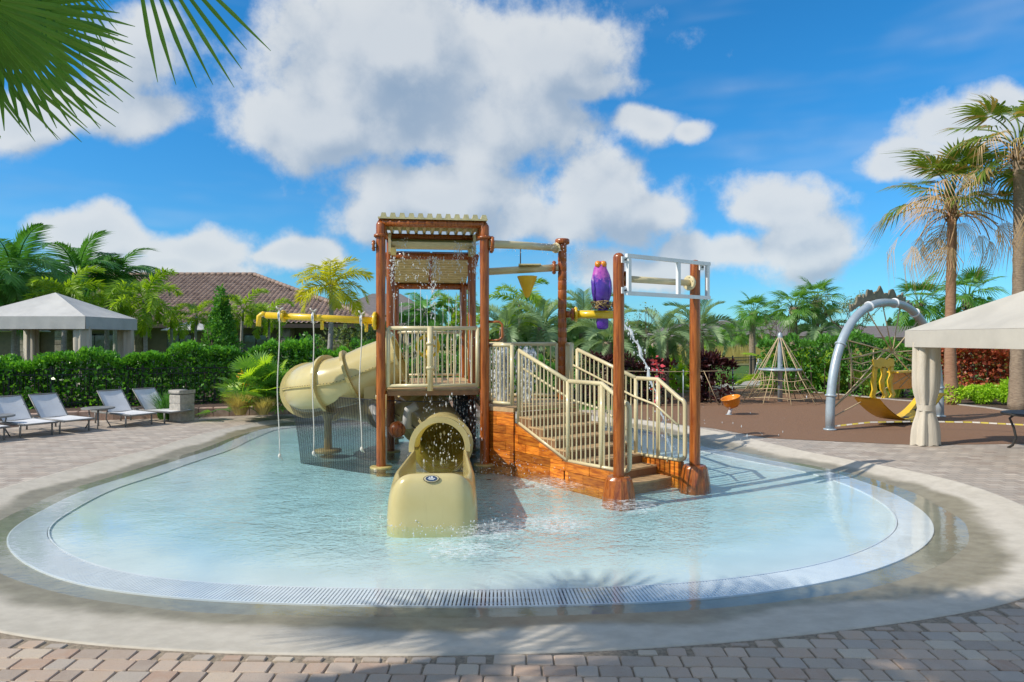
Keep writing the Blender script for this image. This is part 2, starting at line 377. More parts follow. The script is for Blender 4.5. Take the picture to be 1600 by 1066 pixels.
def coping():
    m, n, o = base_mat('coping_concrete'); ge = n('ShaderNodeNewGeometry'); sp = n('ShaderNodeSeparateXYZ', None, Vector=ge.outputs['Position'])
    nz = n('ShaderNodeTexNoise', None, Vector=ge.outputs['Position'], Scale=.55, Detail=5., Roughness=.55)
    n2 = n('ShaderNodeTexNoise', None, Vector=ge.outputs['Position'], Scale=5., Detail=8., Roughness=.65)
    wet = n.smooth(n.m('ADD', sp.outputs[2], n.m('MULTIPLY_ADD', nz, .13, -.065)), .052, .022)
    dry = n.mix(n.smooth(n2.outputs[0], .3, .7), (.50, .45, .37), (.60, .545, .455))
    wt2 = n.mix(n.smooth(n2.outputs[0], .3, .7), (.24, .205, .135), (.33, .29, .20))
    c = n.mix(wet, dry, wt2)
    nb = n('ShaderNodeTexNoise', None, Vector=ge.outputs['Position'], Scale=140., Detail=3.)
    p = n('ShaderNodeBsdfPrincipled', None, Base_Color=c, Roughness=n.m('MULTIPLY_ADD', wet, -.42, .82), Normal=n('ShaderNodeBump', None, Strength=.25, Distance=.004, Height=nb.outputs[0]))
    n.put(o.inputs[0], p); return m
M['coping'] = coping()
def floorm():
    m, n, o = base_mat('pool_plaster'); ge = n('ShaderNodeNewGeometry'); pos = ge.outputs['Position']; sp = n('ShaderNodeSeparateXYZ', None, Vector=pos)
    n2 = n('ShaderNodeTexNoise', None, Vector=pos, Scale=1.2, Detail=6.)
    c = n.mix(n.smooth(n2.outputs[0], .3, .7), (.60, .65, .635), (.71, .75, .73))
    n.put(o.inputs[0], n('ShaderNodeBsdfPrincipled', None, Base_Color=c, Roughness=.8)); return m
M['floor'] = floorm()
def paverm(name, far):
    m, n, o = base_mat(name); ge = n('ShaderNodeNewGeometry'); pos = ge.outputs['Position']
    if far:
        br = n('ShaderNodeTexBrick', dict(offset=.5, squash=1.), Vector=pos, Color1=(0, 0, 0), Color2=(1, 1, 1), Mortar=(.5, .5, .5), Scale=1., Mortar_Size=.006, Brick_Width=.235, Row_Height=.155, Bias=0.)
        f = n.m('MULTIPLY', br.outputs[0], 1.); mort = br.outputs['Fac']
    else:
        oi = n('ShaderNodeObjectInfo'); f = n.m('FRACT', n.m('ADD', n.m('MULTIPLY', oi.outputs['Random'], 1.), n.m('MULTIPLY', ge.outputs['Random Per Island'], 3.7)))
    cr = n('ShaderNodeValToRGB', None, Fac=f); e = cr.color_ramp.elements; e[0].position = 0; e[1].position = 1
    cols = [(.42, .27, .19), (.54, .40, .29), (.35, .27, .215), (.60, .50, .38), (.48, .34, .25), (.43, .37, .31), (.57, .42, .31)]
    if far: cols = [(.33, .26, .21), (.50, .42, .34), (.36, .31, .26), (.60, .52, .43)]
    e[0].color = (*cols[0], 1); e[1].color = (*cols[-1], 1)
    for i, c in enumerate(cols[1:-1]): k = e.new((i+1)/(len(cols)-1)); k.color = (*c, 1)
    if not far: cr.color_ramp.interpolation = 'LINEAR'
    nz = n('ShaderNodeTexNoise', None, Vector=pos, Scale=9., Detail=8., Roughness=.7); n3 = n('ShaderNodeTexNoise', None, Vector=pos, Scale=110., Detail=3.)
    c = n.mix(n.smooth(nz.outputs[0], .3, .75, 0., .5), cr.outputs[0], (.48, .41, .34))
    c = n.mix(n.smooth(n3.outputs[0], .55, .8, 0., .45), c, (.14, .10, .085))
    if far: c = n.mix(n.m('MULTIPLY', mort, .7), c, (.16, .13, .11))
    p = n('ShaderNodeBsdfPrincipled', None, Base_Color=c, Roughness=.72)
    hb = n.m('ADD', n.m('MULTIPLY', n3, .5), n.m('MULTIPLY', nz, 1.))
    if far: hb = n.m('SUBTRACT', hb, n.m('MULTIPLY', mort, 2.))
    n.put(p.inputs['Normal'], n('ShaderNodeBump', None, Strength=.45, Distance=.008, Height=hb)); n.put(o.inputs[0], p); return m
M['paver'] = paverm('tumbled_paver', False); M['paver_far'] = paverm('paver_field', True)
M['sand'] = mat('joint_sand', (.30, .24, .175), .95, var=.3, scale=30, bump=.5, bscale=120)
# ================================================================== THE SETTING
CX, CY, NA = -.4, 12., 720
ANG = np.linspace(-math.pi, math.pi, NA, endpoint=False)
def polar(pts):
    pts = np.array(pts, float); d = pts - np.array([CX, CY])
    a = np.arctan2(d[:, 1], d[:, 0]); r = np.hypot(d[:, 0], d[:, 1]); o = np.argsort(a); a = a[o]; r = r[o]
    a = np.concatenate([a-2*math.pi, a, a+2*math.pi]); r = np.concatenate([r, r, r])
    # monotone-ish smooth: linear resample then circular gaussian blur
    q = np.interp(ANG, a, r); k = np.exp(-np.linspace(-2.2, 2.2, 41)**2); k /= k.sum()
    return np.convolve(np.concatenate([q[-20:], q, q[:20]]), k, 'valid')
edge_px = [(5,845),(18,822),(55,804),(92,783),(135,764),(214,741),(280,718),(339,701),(382,681),(414,668),(460,664),
           (988,669),(1071,690),(1110,701),(1200,719),(1298,737),(1391,768),(1453,806),(1463,831),(1445,854),(1369,890),
           (1200,924),(1050,938),(900,944),(750,947),(600,945),(450,942),(300,935),(130,915),(40,882)]
RW = polar([tuple(P(x, y, 0)[:2]) for x, y in edge_px] + [(-4.2,18.9),(-2,19.1),(0,19.),(1.6,18.6)])
out_px = [(0,763),(95,738),(244,701),(331,675),(431,655),(986,655),(1066,665),(1110,672),(1200,692),(1265,707),(1358,724),(1439,738),(1532,762),(1600,790),
          (1600,937),(1450,965),(1300,985),(1100,1005),(900,1017),(700,1022),(500,1022),(300,1017),(100,1002),(0,990)]
RO = polar([tuple(P(x, y, .115)[:2]) for x, y in out_px] + [(-5.5,6.0),(-6.9,7.8),(5.6,6.75),(6.5,7.9),(-4.5,19.7),(-2,20.1),(0,20.),(1.8,19.7)])
RO = np.maximum(RO, RW+.55)
CA, SA = np.cos(ANG), np.sin(ANG)
def rp(i, r, z): return (CX+CA[i]*r, CY+SA[i]*r, z)
def ring(name, mt, funcs, closed=True):
    """funcs: list of f(i)->(r,z); radial sheet"""
    b = MB(); rows = [[rp(i, *f(i)) for i in range(NA)] for f in funcs]; b.grid(rows, True, True)
    o = b.build(name, mt); o['kind'] = 'structure'; return o
nzr = np.random.RandomState(3)
def smooth_noise(k, seed):
    r = np.random.RandomState(seed); s = np.zeros(NA)
    for f in range(1, k): s += r.randn()*np.cos(f*ANG+r.rand()*6.28)/f**.7
    return s/np.abs(s).max()
SN = smooth_noise(26, 5); SN2 = smooth_noise(60, 9)
GW = .40                                    # gutter width
def cz(i, s):
    return -.020 + .135*s**1.35 + (.007*SN[i]+.003*SN2[i])*math.sin(math.pi*min(1, s*1.0))
ring('pool_coping', M['coping'], [lambda i: (RW[i]-.015, -.12)] + [lambda i: (RW[i]-.015, -.021)] +
     [(lambda s: (lambda i: (RW[i]+(RO[i]-RW[i])*s, cz(i, s))))(s) for s in np.linspace(0, .97, 14)] +
     [lambda i: (RO[i]-.012, .114), lambda i: (RO[i], .104), lambda i: (RO[i], .02)])
# gutter channel under the grating
ring('gutter_channel', M['dark'], [lambda i: (RW[i]-.016, -.025), lambda i: (RW[i]-.02, -.14), lambda i: (RW[i]-GW-.01, -.14), lambda i: (RW[i]-GW, -.03)])
# pool floor
prof = [(0, -.022), (.25, -.035), (.8, -.07), (1.8, -.125), (3.2, -.16)]
b = MB(); rows = [[rp(i, RW[i]-GW-d, z) for i in range(NA)] for d, z in prof if d < 3.3]; rows.append([rp(i, .05, -.17) for i in range(NA)])
b.grid(rows, True, True); pf = b.build('pool_floor', M['floor']); pf['kind'] = 'structure'
# water surface
b = MB(); rows = [[rp(i, RW[i]+(RO[i]-RW[i])*.55, 0) for i in range(NA)], [rp(i, RW[i]-.5, 0) for i in range(NA)], [rp(i, RW[i]*.5, 0) for i in range(NA)], [rp(i, .01, 0) for i in range(NA)]]
b.grid(rows, True, True); pw = b.build('pool_water', M['water']); pw['kind'] = 'structure'
# make the water sheet face up
for o in (pw, pf):
    me = o.data
    if me.polygons[5].normal.z < 0: me.flip_normals()
# grating: white bars across the gutter all round (bars only 3-4 px wide: one part)
gr = thing('overflow_grating', 'white slatted overflow grating ringing the edge of the splash pool', 'grating', (CX, CY, 0))
b = MB(); pts = np.stack([CX+CA*RW, CY+SA*RW], 1); seg = np.roll(pts, -1, 0)-pts; sl = np.hypot(seg[:, 0], seg[:, 1]); cum = np.concatenate([[0], np.cumsum(sl)])
tot = cum[-1]; nb_ = int(tot/.036)
for k in range(nb_):
    s = k*tot/nb_; i = int(np.searchsorted(cum, s, 'right')-1) % NA; p = pts[i]+seg[i]*((s-cum[i])/sl[i]); t = seg[i]/sl[i]
    nn = np.array([-t[1], t[0]]);  nn = nn if np.dot(nn, np.array([CX, CY])-p) > 0 else -nn
    c = p+nn*(GW/2-.004)
    b.box((c[0], c[1], -.019), (.022, GW-.02, .026), M=Matrix(((t[0], nn[0], 0), (t[1], nn[1], 0), (0, 0, 1))))
bars = b.build('bars', M['white'], gr); bars['kind'] = 'stuff'
for nm, off in (('rim', .012), ('rim', GW+.004), ('bearer', .14), ('bearer', .27)):
    b = MB(); rows = []
    for dx, z in ((-.008, -.030), (-.008, -.005 if nm == 'rim' else -.034), (.008, -.005 if nm == 'rim' else -.034), (.008, -.030)):
        rows.append([rp(i, RW[i]-off+dx, z) for i in range(NA)])
    b.grid(rows, False, True).build(nm, M['white'], gr)

# ground sheet reaching the horizon, a hole where the pool lies
def ray_rect(i, x0, x1, y0, y1):
    c, s = CA[i], SA[i]; ts = []
    if c > 1e-9: ts.append((x1-CX)/c)
    if c < -1e-9: ts.append((x0-CX)/c)
    if s > 1e-9: ts.append((y1-CY)/s)
    if s < -1e-9: ts.append((y0-CY)/s)
    return min(ts)
ring('lawn', M['turf'], [lambda i: (RO[i]+.02, .02), lambda i: (30, .02), lambda i: (100, .02), lambda i: (400, .02), lambda i: (3000, .02)])
# paver field; the near sector gets real pavers over a sand bed
near = [i for i in range(NA) if -2.43 < ANG[i] < -.72]
def sector(name, idx, mt, z, rect):
    b = MB(); rows = [[rp(i, RO[i]+.001, z) for i in idx], [rp(i, ray_rect(i, *rect), z) for i in idx]]
    b.grid(rows, False); o = b.build(name, mt); o['kind'] = 'structure'
    if o.data.polygons[0].normal.z < 0: o.data.flip_normals()
    return o
far_idx = [i for i in range(NA) if ANG[i] >= -.72-.01]+[i for i in range(NA) if ANG[i] <= -2.43+.01]
far_idx = list(range(near[-1]+1-1, NA))+list(range(0, near[0]+1))
deck_far = sector('paver_deck', far_idx, M['paver_far'], .1, (-24, 20, -8, 21.2))
deck_near = sector('paver_walk', near, M['sand'], .105, (-24, 20, -8, 21.2))
# real pavers
def ro_at(x, y):
    a = math.atan2(y-CY, x-CX); return np.interp(a, ANG, RO), math.hypot(x-CX, y-CY)
pmesh = {}
for wd in (.15, .19, .225):
    for v in range(3):
        b = MB(); rr = random.Random(int(wd*1000)+v); x, y = wd/2-.0035, .15/2-.0035
        # irregular tumbled outline: 8 corner points, rounded top
        def loop(ins, z): return [(sx*(x-ins)+jx, sy*(y-ins)+jy, z) for (sx, sy, jx, jy) in cor]
        cc = .010; cor = []
        for sx, sy in ((-1,-1),(1,-1),(1,1),(-1,1)):
            j = lambda: rr.uniform(-.004, .004)
            a1 = (sx, sy, -sx*cc+j(), j()); a2 = (sx, sy, j(), -sy*cc+j())
            cor += [a2, a1] if sx*sy > 0 else [a1, a2]
        cor = sorted(cor, key=lambda q: math.atan2(q[1]*y+q[3], q[0]*x+q[2]))
        l0 = loop(0, -.05); l1 = loop(0, -.007); l2 = loop(.006, 0)
        b.add(l0+l1+l2, [(i, (i+1) % 8, 8+(i+1) % 8, 8+i) for i in range(8)]+[(8+i, 8+(i+1) % 8, 16+(i+1) % 8, 16+i) for i in range(8)]+[tuple(range(16, 24))], False)
        pmesh[(wd, v)] = b
pav = []
rr = random.Random(11); y = 3.3; th = R(-1.5); row = 0
while y < 8.2:
    x = -8.5+rr.random()*.2
    while x < 9:
        wd = rr.choice((.15, .19, .225, .225)); xc = x+wd/2; X = xc*math.cos(th)-(y-4.5)*math.sin(th); Y = 4.5+xc*math.sin(th)+(y-4.5)*math.cos(th)
        ok = True
        for ex, ey in ((-.5,-.5),(.5,-.5),(.5,.5),(-.5,.5)):
            ro, r_ = ro_at(X+ex*wd, Y+ey*.15)
            if r_ < ro+.004: ok = False
        a = math.atan2(Y-CY, X-CX)
        part_in = not ok and ro_at(X, Y)[1] > ro_at(X, Y)[0]+.03
        if -2.42 < a < -.73 and (ok or part_in):
            px = 800+FPX*X/Y; py = 530+FPX*2.19/Y; inf = -60 < px < 1660 and py < 1090
            pav.append((inf, Y, X, wd if ok else .15, rr.randrange(3), rr.uniform(-.012, .012), ok))
        x += wd
    y += .15; row += 1
# cut stones along the coping are trimmed by scale
named = sorted([p for p in pav if p[0]], key=lambda p: p[1])[:300]; rest = [p for p in pav if p not in named]
pdata = {k: b.mesh('paver', mat=M['paver']) for k, b in pmesh.items()}
def ptrans(p):
    inf, Y, X, wd, v, a, ok = p; s = 1.
    if not ok:
        ro, r_ = ro_at(X, Y); s = max(.25, min(1., (r_-ro)/.115))
    return X, Y, wd, v, th+a, s
for p in named:
    X, Y, wd, v, a, s = ptrans(p); o = new_obj('paver', pdata[(wd, v)], deck_near)
    o.location = (X, Y-(1-s)*.05, .118+rr.uniform(-.002, .002)); o.rotation_euler = (rr.uniform(-.01, .01), rr.uniform(-.01, .01), a); o.scale = (.98 if s == 1 else .9, s, 1)
b = MB()
for p in rest:
    X, Y, wd, v, a, s = ptrans(p); src = pmesh[(wd, v)]; m3 = Matrix.Rotation(a, 3, 'Z')
    b.add([m3 @ Vector((q[0]*(.98 if s == 1 else .9), q[1]*s, q[2]))+Vector((X, Y-(1-s)*.05, .118)) for q in src.v], src.f)
o = b.build('outer_pavers', M['paver'], deck_near); o['kind'] = 'stuff'

def sheet(name, pts, mt, z, kind='structure', bumpy=0):
    b = MB(); b.add([(p[0], p[1], z) for p in pts], [tuple(range(len(pts)))]); o = b.build(name, mt); o['kind'] = kind
    if o.data.polygons[0].normal.z < 0: o.data.flip_normals()
    return o
def pp(l, h=.1): return [tuple(P(x, y, h)[:2]) for x, y in l]
# brown rubber play surface with its pale kerb
near_edge = pp([(986,653.5),(1066,664),(1110,669),(1200,685),(1300,690),(1369,693),(1439,696),(1600,694),(1800,690)])
far_edge = pp([(1800,670),(1600,647),(1540,638),(1476,631),(1400,626),(1340,620),(1286,615),(1230,610),(1180,606),(1130,607),(1090,611),(1040,613),(985,618)])
sheet('play_surface', near_edge+far_edge, M['rubber'], .106)
k = thing('play_surface_kerb', 'pale concrete kerb strip along the far side of the brown playground', 'kerb', (0, 0, 0))
b = MB(); fe = [Vector((x, y, .14)) for x, y in far_edge]
for i in range(len(fe)-1):
    a_, b_ = fe[i], fe[i+1]; d = (b_-a_).normalized(); nrm = Vector((-d.y, d.x, 0))
    s2 = MB(); s2.poly_prism([a_+d*.004, b_-d*.004, b_-d*.004-nrm*.14, a_+d*.004-nrm*.14], (0, 0, -.08)); s2.build('kerb_stone', M['path'], k)
sheet('path', pp([(960,624),(985,619),(1040,614),(1090,612),(1130,608),(1180,607),(1200,600),(1260,590),(1230,589),(1180,595),(1120,601),(1065,606),(1000,608),(955,612)]), M['path'], .112)
# planting beds
sheet('planting_bed', pp([(470,640),(760,640),(985,618)])+[(4.9,26.2),(6.6,27.6),(6.4,30.5),(-9,30.5),(-14,23)], M['mulch'], .109)
fe2 = [(p[0], p[1]) for p in far_edge[:8]]
sheet('planting_bed', [(fe2[0][0], fe2[0][1])]+fe2[1:]+[(10.5,29.),(14,31),(24,31),(30,20)], M['mulch'], .108)
sheet('planting_bed', [(-26,14.5),(-13,15.6),(-11.8,18.6),(-9.2,19.4),(-6,20.2),(-4.6,20.6),(-4.6,30),(-26,30)], M['mulch'], .107)
sheet('marsh', [(2,62),(60,50),(95,60),(120,140),(-20,140)], M['marsh'], .07)
# ================================================================== WATER PLAY STRUCTURE
TW = thing('water_play_structure', 'brown timber-look water play tower with beige roof, railings and stairs in the pool', 'play tower', (-2.36, 12.3, 0))
F0 = Vector((-2.36, 12.3, 0)); EX = Vector((.99, .137, 0)).normalized(); EY = Vector((-EX.y, EX.x, 0)); WT = 1.87
def T(a, b_, h): return F0 + EX*a + EY*b_ + Vector((0, 0, h))
def arc(c, u, v, r, a0, a1, n=6):
    return [Vector(c)+Vector(u)*(math.cos(a0+(a1-a0)*i/n)*r)+Vector(v)*(math.sin(a0+(a1-a0)*i/n)*r) for i in range(n+1)]
def flange(b, p, ax, r=.12, t=.035, bolts=6):
    ax = Vector(ax).normalized(); b.lathe(Vector(p)-ax*t/2, [(r*.9, 0), (r, t*.15), (r, t*.85), (r*.9, t)], 16, ax)
    u = ax.orthogonal().normalized(); v2 = ax.cross(u)
    for i in range(bolts):
        a = 2*math.pi*i/bolts; q = Vector(p)+u*(math.cos(a)*r*.78)+v2*(math.sin(a)*r*.78)
        b.lathe(q-ax*(t/2+.012), [(.013, 0), (.013, t+.024)], 6, ax)
def wobbly_post(p, h, r, foot=True):
    """hand-shaped timber look: slightly uneven column"""
    b = MB(); n = 14; rows = []; N = 26; sd = rnd.random()*9
    for i in range(N+1):
        z = -.3+(h+.3)*i/N; row = []
        for j in range(n):
            a = 2*math.pi*j/n; rr_ = r*(1+.05*math.sin(3*a+sd+.4*z)+.035*math.sin(7*a+2*sd)+.02*math.sin(z*3.1+sd))
            row.append(Vector((p[0]+math.cos(a)*rr_, p[1]+math.sin(a)*rr_, z)))
        rows.append(row)
    for k_ in range(1, 4):                       # domed top
        f = math.cos(k_*math.pi/6.5); z = h+r*.8*math.sin(k_*math.pi/6.5)
        rows.append([Vector((p[0]+(q.x-p[0])*f, p[1]+(q.y-p[1])*f, z)) for q in rows[N]])
    b.grid(rows, True, True); b.f.append(tuple(len(b.v)-n+j for j in range(n))); b.sm.append(False)
    return b
def disc_foot(p, parent):
    b = MB(); b.lathe((p[0], p[1], -.02), [(.20, 0), (.20, .022), (.19, .03), (.09, .034)], 20); b.build('base_plate', M['slide_in'], parent)
# posts of the roofed tower
rows_b = [0, 1.72, 3.7]
for k_, b_ in enumerate(rows_b):
    for a_ in (0, WT):
        p = T(a_+(1 if a_ == 0 else -1)*(0, .10, .14)[k_], b_, 0); h = [4.36, 4.36, 3.62][k_]
        o = wobbly_post(p, h, .085).build('post', M['post'], TW)
        if k_ == 0:
            b = MB(); flange(b, p+Vector((0, 0, 4.16)), (0, 0, 1), .13, .05); b.build('collar', M['post'], o)
            b = MB(); flange(b, p+Vector((0, 0, 3.98))+EX*(.13 if a_ else -.13), EX, .10, .04); b.build('collar', M['post'], o)
        disc_foot(p, o)
# beams of the roof frame
def beam(pts, r=.075, name='beam', m='post', fl=True):
    o = MB().tube(pts, r, 12).build(name, M[m], TW)
    if fl:
        for p_, q_ in ((pts[0], pts[1]), (pts[-1], pts[-2])):
            b = MB(); d = (Vector(q_)-Vector(p_)).normalized(); flange(b, Vector(p_)+d*.09, d, r*1.45, .035); b.build('flange', M[m], o)
    return o
for b_, h in ((0, 4.40), (1.72, 4.40), (1.74, 4.02), (3.7, 3.54)):
    beam([T(.02, b_, h), T(WT*.5, b_, h), T(WT-.02, b_, h)], .072, fl=False)
for a_ in (0, WT):
    beam([T(a_, .05, 4.40), T(a_, 1.68, 4.40)], .07, fl=False)
    beam([T(a_, 1.76, 4.03), T(a_, 3.66, 3.60)], .06, fl=False)
    beam([T(a_, .06, 1.25), T(a_, 3.66, 1.25)], .05, fl=False)
b = MB().tube([T(WT*.5, 1.76, 4.05), T(WT*.5, 3.66, 3.60)], .03, 8); b.build('purlin', M['post'], TW)
# corrugated roof panels
def trap(n, L, hgt):
    pts = []; w_ = L/n
    for i in range(n): pts += [(i*w_, 0), (i*w_+w_*.28, 0), (i*w_+w_*.40, hgt), (i*w_+w_*.84, hgt), (i*w_+w_*.96, 0)]
    return pts+[(L, 0)]
def corrug(fn, prof, name, closure=False):
    b = MB(); r0 = [fn(0, s, z) for s, z in prof]; r1 = [fn(1, s, z) for s, z in prof]
    t0 = [fn(0, s, z+.012) for s, z in prof]; t1 = [fn(1, s, z+.012) for s, z in prof]
    b.grid([r0, r1], False); b.grid([t1, t0], False); b.grid([t0, r0], False); b.grid([r1, t1], False)
    if closure:
        for i in range(0, len(prof)-1): b.add([fn(-.004, prof[i][0], -.02), fn(-.004, prof[i+1][0], -.02), fn(-.004, prof[i+1][0], prof[i+1][1]), fn(-.004, prof[i][0], prof[i][1])], [(0, 1, 2, 3)])
    return b.build(name, M['roofsheet'], TW)
corrug(lambda q, s, z: T(-.05+s, -.10+q*1.95, 4.478+z), trap(12, WT+.10, .075), 'roof_panel', True)
corrug(lambda q, s, z: T(.08+q*(WT*.5-.10), 1.80+s, 4.10-.26*s+z), trap(13, 1.95, .03), 'roof_panel')
corrug(lambda q, s, z: T(WT*.5+.02+q*(WT*.5-.10), 1.80+s, 4.10-.26*s+z), trap(13, 1.95, .03), 'roof_panel')
# tipping trough under the roof
tr_ = MB(); prof_ = [(math.cos(a)*.135, math.sin(a)*.135) for a in np.linspace(math.pi*1.02, math.pi*2.35, 12)]
rows = [[T(.16+q*(WT-.32), .75+y_, 4.16+z_) for y_, z_ in prof_] for q in np.linspace(0, 1, 6)]
tr_.grid(rows, True); rows2 = [[T(.16+q*(WT-.32), .75+y_*.9, 4.16+z_*.9) for y_, z_ in prof_] for q in np.linspace(0, 1, 6)]; tr_.grid(rows2, True)
o = tr_.build('tipping_trough', M['beige'], TW)
for a_ in (.13, WT-.13):
    b = MB(); b.box(T(a_, .75, 4.13), (.05, .34, .36), math.atan2(EX.y, EX.x)); b.build('end_plate', M['beige'], o)
for a_ in (.2, WT-.2): MB().box(T(a_, .62, 3.96), (.10, .10, .14), .136).build('bracket', M['slide_in'], o)
MB().tube([T(.02, .75, 4.25), T(WT-.02, .75, 4.25)], .03, 8).build('axle', M['post'], o)
# platform
b = MB(); b.box(T(WT/2, 1.9, 1.345), (WT-.20, 3.68, .09), math.atan2(EX.y, EX.x)); pl = b.build('platform', M['tread'], TW)
b = MB(); b.box(T(WT/2, .04, 1.315), (WT-.22, .03, .085), math.atan2(EX.y, EX.x)); b.build('fascia', M['step'], pl)
MB().box(T(WT-.27, 1.9, .55), (.42, .05, 1.3), math.atan2(EX.y, EX.x)).build('underdeck_shade_panel', M['black'], pl)  # black panel added to stand in for the deep shade under the platform

def railing(p0, p1, h0, h1, n, mid=None, r=.036, bl=.014, parent=TW, posts=True, endposts=(True, True)):
    """straight guard panel between p0 and p1; heights absolute; h may be a pair for slopes"""
    p0 = Vector(p0); p1 = Vector(p1); up = lambda p, z: Vector((p.x, p.y, z))
    h0 = h0 if isinstance(h0, tuple) else (h0, h0); h1 = h1 if isinstance(h1, tuple) else (h1, h1)
    tr0, tr1, br0, br1 = up(p0, h1[0]), up(p1, h1[1]), up(p0, h0[0]), up(p1, h0[1])
    o = MB().tube([tr0, tr1], r, 10).build('guard_rail', M['beige'], parent)
    MB().tube([br0, br1], r*.85, 8).build('bottom_rail', M['beige'], o)
    for q, f in ((p0, 0), (p1, 1)):
        if endposts[f]: MB().tube([up(q, h0[f]-.03), up(q, h1[f]+.01)], r*1.02, 10).build('end_post', M['beige'], o)
    for i in range(1, n+1):
        f = i/(n+1); a = br0.lerp(br1, f); c = tr0.lerp(tr1, f); MB().tube([a, c], bl, 6, caps=False).build('baluster', M['beige'], o)
    return o
# tower rails: front, back, left behind the slide entry, right
fr = railing(T(.13, -.02, 0), T(WT-.13, -.02, 0), 1.46, 2.50, 14)
b = MB(); b.tube([T(WT*.47, -.03, 1.36), T(WT*.47, -.03, 2.53)], .055, 12); flange(b, T(WT*.47, -.03, 1.78), (0, 0, 1), .075, .04); flange(b, T(WT*.47, -.03, 2.22), (0, 0, 1), .075, .04)
b.build('spray_post', M['beige'], TW)
railing(T(.13, 3.66, 0), T(WT-.13, 3.66, 0), 1.46, 2.46, 15)
railing(T(.02, 2.3, 0), T(.02, 3.6, 0), 1.46, 2.46, 9)
railing(T(WT-.02, 2.4, 0), T(WT-.02, 3.6, 0), 1.46, 2.46, 9)
# yellow valve wheel behind the middle post
c0 = T(WT*.45, .22, 2.17); b = MB()
b.tube([c0+EX*(math.cos(a)*.20)+Vector((0, 0, math.sin(a)*.20)) for a in np.linspace(0, 2*math.pi, 20, endpoint=False)], .028, 8, closed=True)
for a in (0, 2.09, 4.19): b.tube([c0, c0+EX*(math.cos(a)*.20)+Vector((0, 0, math.sin(a)*.20))], .018, 6)
b.tube([c0-EY*.08, c0+EY*.1], .03, 8); b.tube([c0+EY*.12, c0+EY*.1+Vector((0, 0, -.78))], .03, 8)
b.build('valve_wheel', M['yellow'], TW)
# brown grab loop on the front right post
p = T(WT, 0, 0)+Vector((.08, 0, 0)); pts = [p+Vector((0, 0, 2.62)), p+Vector((.19, 0, 2.62)), p+Vector((.25, 0, 2.57)), p+Vector((.25, 0, 2.34)), p+Vector((.19, 0, 2.28)), p+Vector((0, 0, 2.28))]
MB().tube(pts, .022, 8).build('grab_loop', M['post'], TW)
# landing and its planked wall
LZ = 1.06; A0 = Vector((.05, 12.27, 0)); DD = Vector((.6, -.8, 0)); WW = Vector((.8, .6, 0))
def S(t, l, h): return A0 + DD*t + WW*l + Vector((0, 0, h))
land = [T(WT-.02, .12, 0), A0+Vector((-.02, .04, 0)), S(0, 1.5, 0), Vector((1.12, 14.2, 0)), T(WT-.02, 2.3, 0)]
b = MB(); b.poly_prism([Vector((p.x, p.y, LZ-.07)) for p in land], (0, 0, .07)); b.build('landing', M['tread'], TW)
def clip(poly, n_, d):                          # keep n.p <= d
    out_ = []
    for i in range(len(poly)):
        a, b2 = poly[i], poly[(i+1) % len(poly)]; da, db = n_[0]*a[0]+n_[1]*a[1]-d, n_[0]*b2[0]+n_[1]*b2[1]-d
        if da <= 0: out_.append(a)
        if da*db < 0: f = da/(da-db); out_.append((a[0]+(b2[0]-a[0])*f, a[1]+(b2[1]-a[1])*f))
    return out_
def plank_wall(name, org, ux, L, top, nrm, seed, z0=-.3, vertical=False, clips=()):
    """planked facing: every plank a piece, a dark backing behind"""
    org = Vector(org); ux = Vector(ux).normalized(); nrm = Vector(nrm).normalized(); rr_ = random.Random(seed)
    def place(poly, d): return [org+ux*x_+Vector((0, 0, z_))+nrm*d for x_, z_ in poly]
    back = [(0, z0), (L, z0), (L, top), (0, top)]
    for n_, d in clips: back = clip(back, n_, d)
    o = MB().poly_prism(place(back, 0), -nrm*.03).build(name, M['step'], TW)
    z = z0
    while z < top:
        hh = .148; x_ = -rr_.uniform(0, .4)
        while x_ < L:
            ln = rr_.uniform(.32, .62) if not vertical else .16
            poly = [(max(0, x_)+.003, z+.003), (min(L, x_+ln)-.003, z+.003), (min(L, x_+ln)-.003, min(top, z+hh)-.003), (max(0, x_)+.003, min(top, z+hh)-.003)]
            if vertical: poly = [(poly[0][0], z0), (poly[1][0], z0), (poly[1][0], top), (poly[0][0], top)]
            for n_, d in clips: poly = clip(poly, n_, d) if len(poly) > 2 else poly
            if len(poly) > 2 and max(p_[0] for p_ in poly)-min(p_[0] for p_ in poly) > .03 and max(p_[1] for p_ in poly)-min(p_[1] for p_ in poly) > .015:
                q = MB().poly_prism(place(poly, .004+rr_.uniform(0, .008)), nrm*.02).build('plank', M['plank'], o)
            x_ += ln
        z += hh
        if vertical: break
    return o
pa = T(WT-.02, .12, 0)+Vector((.09, 0, 0)); vec = (A0-pa); Lw = vec.length; nx = Vector((vec.y, -vec.x, 0)).normalized()
nx = nx if nx.y < 0 else -nx
plank_wall('landing_wall', pa+nx*.01, vec, Lw, LZ-.075, nx, 4)
MB().poly_prism([Vector((pa.x, pa.y, LZ-.075))+nx*.04, Vector((A0.x, A0.y, LZ-.075))+nx*.04, Vector((A0.x, A0.y, LZ-.075))-nx*.02, Vector((pa.x, pa.y, LZ-.075))-nx*.02], (0, 0, .072)).build('landing_edge', M['tread'], TW)
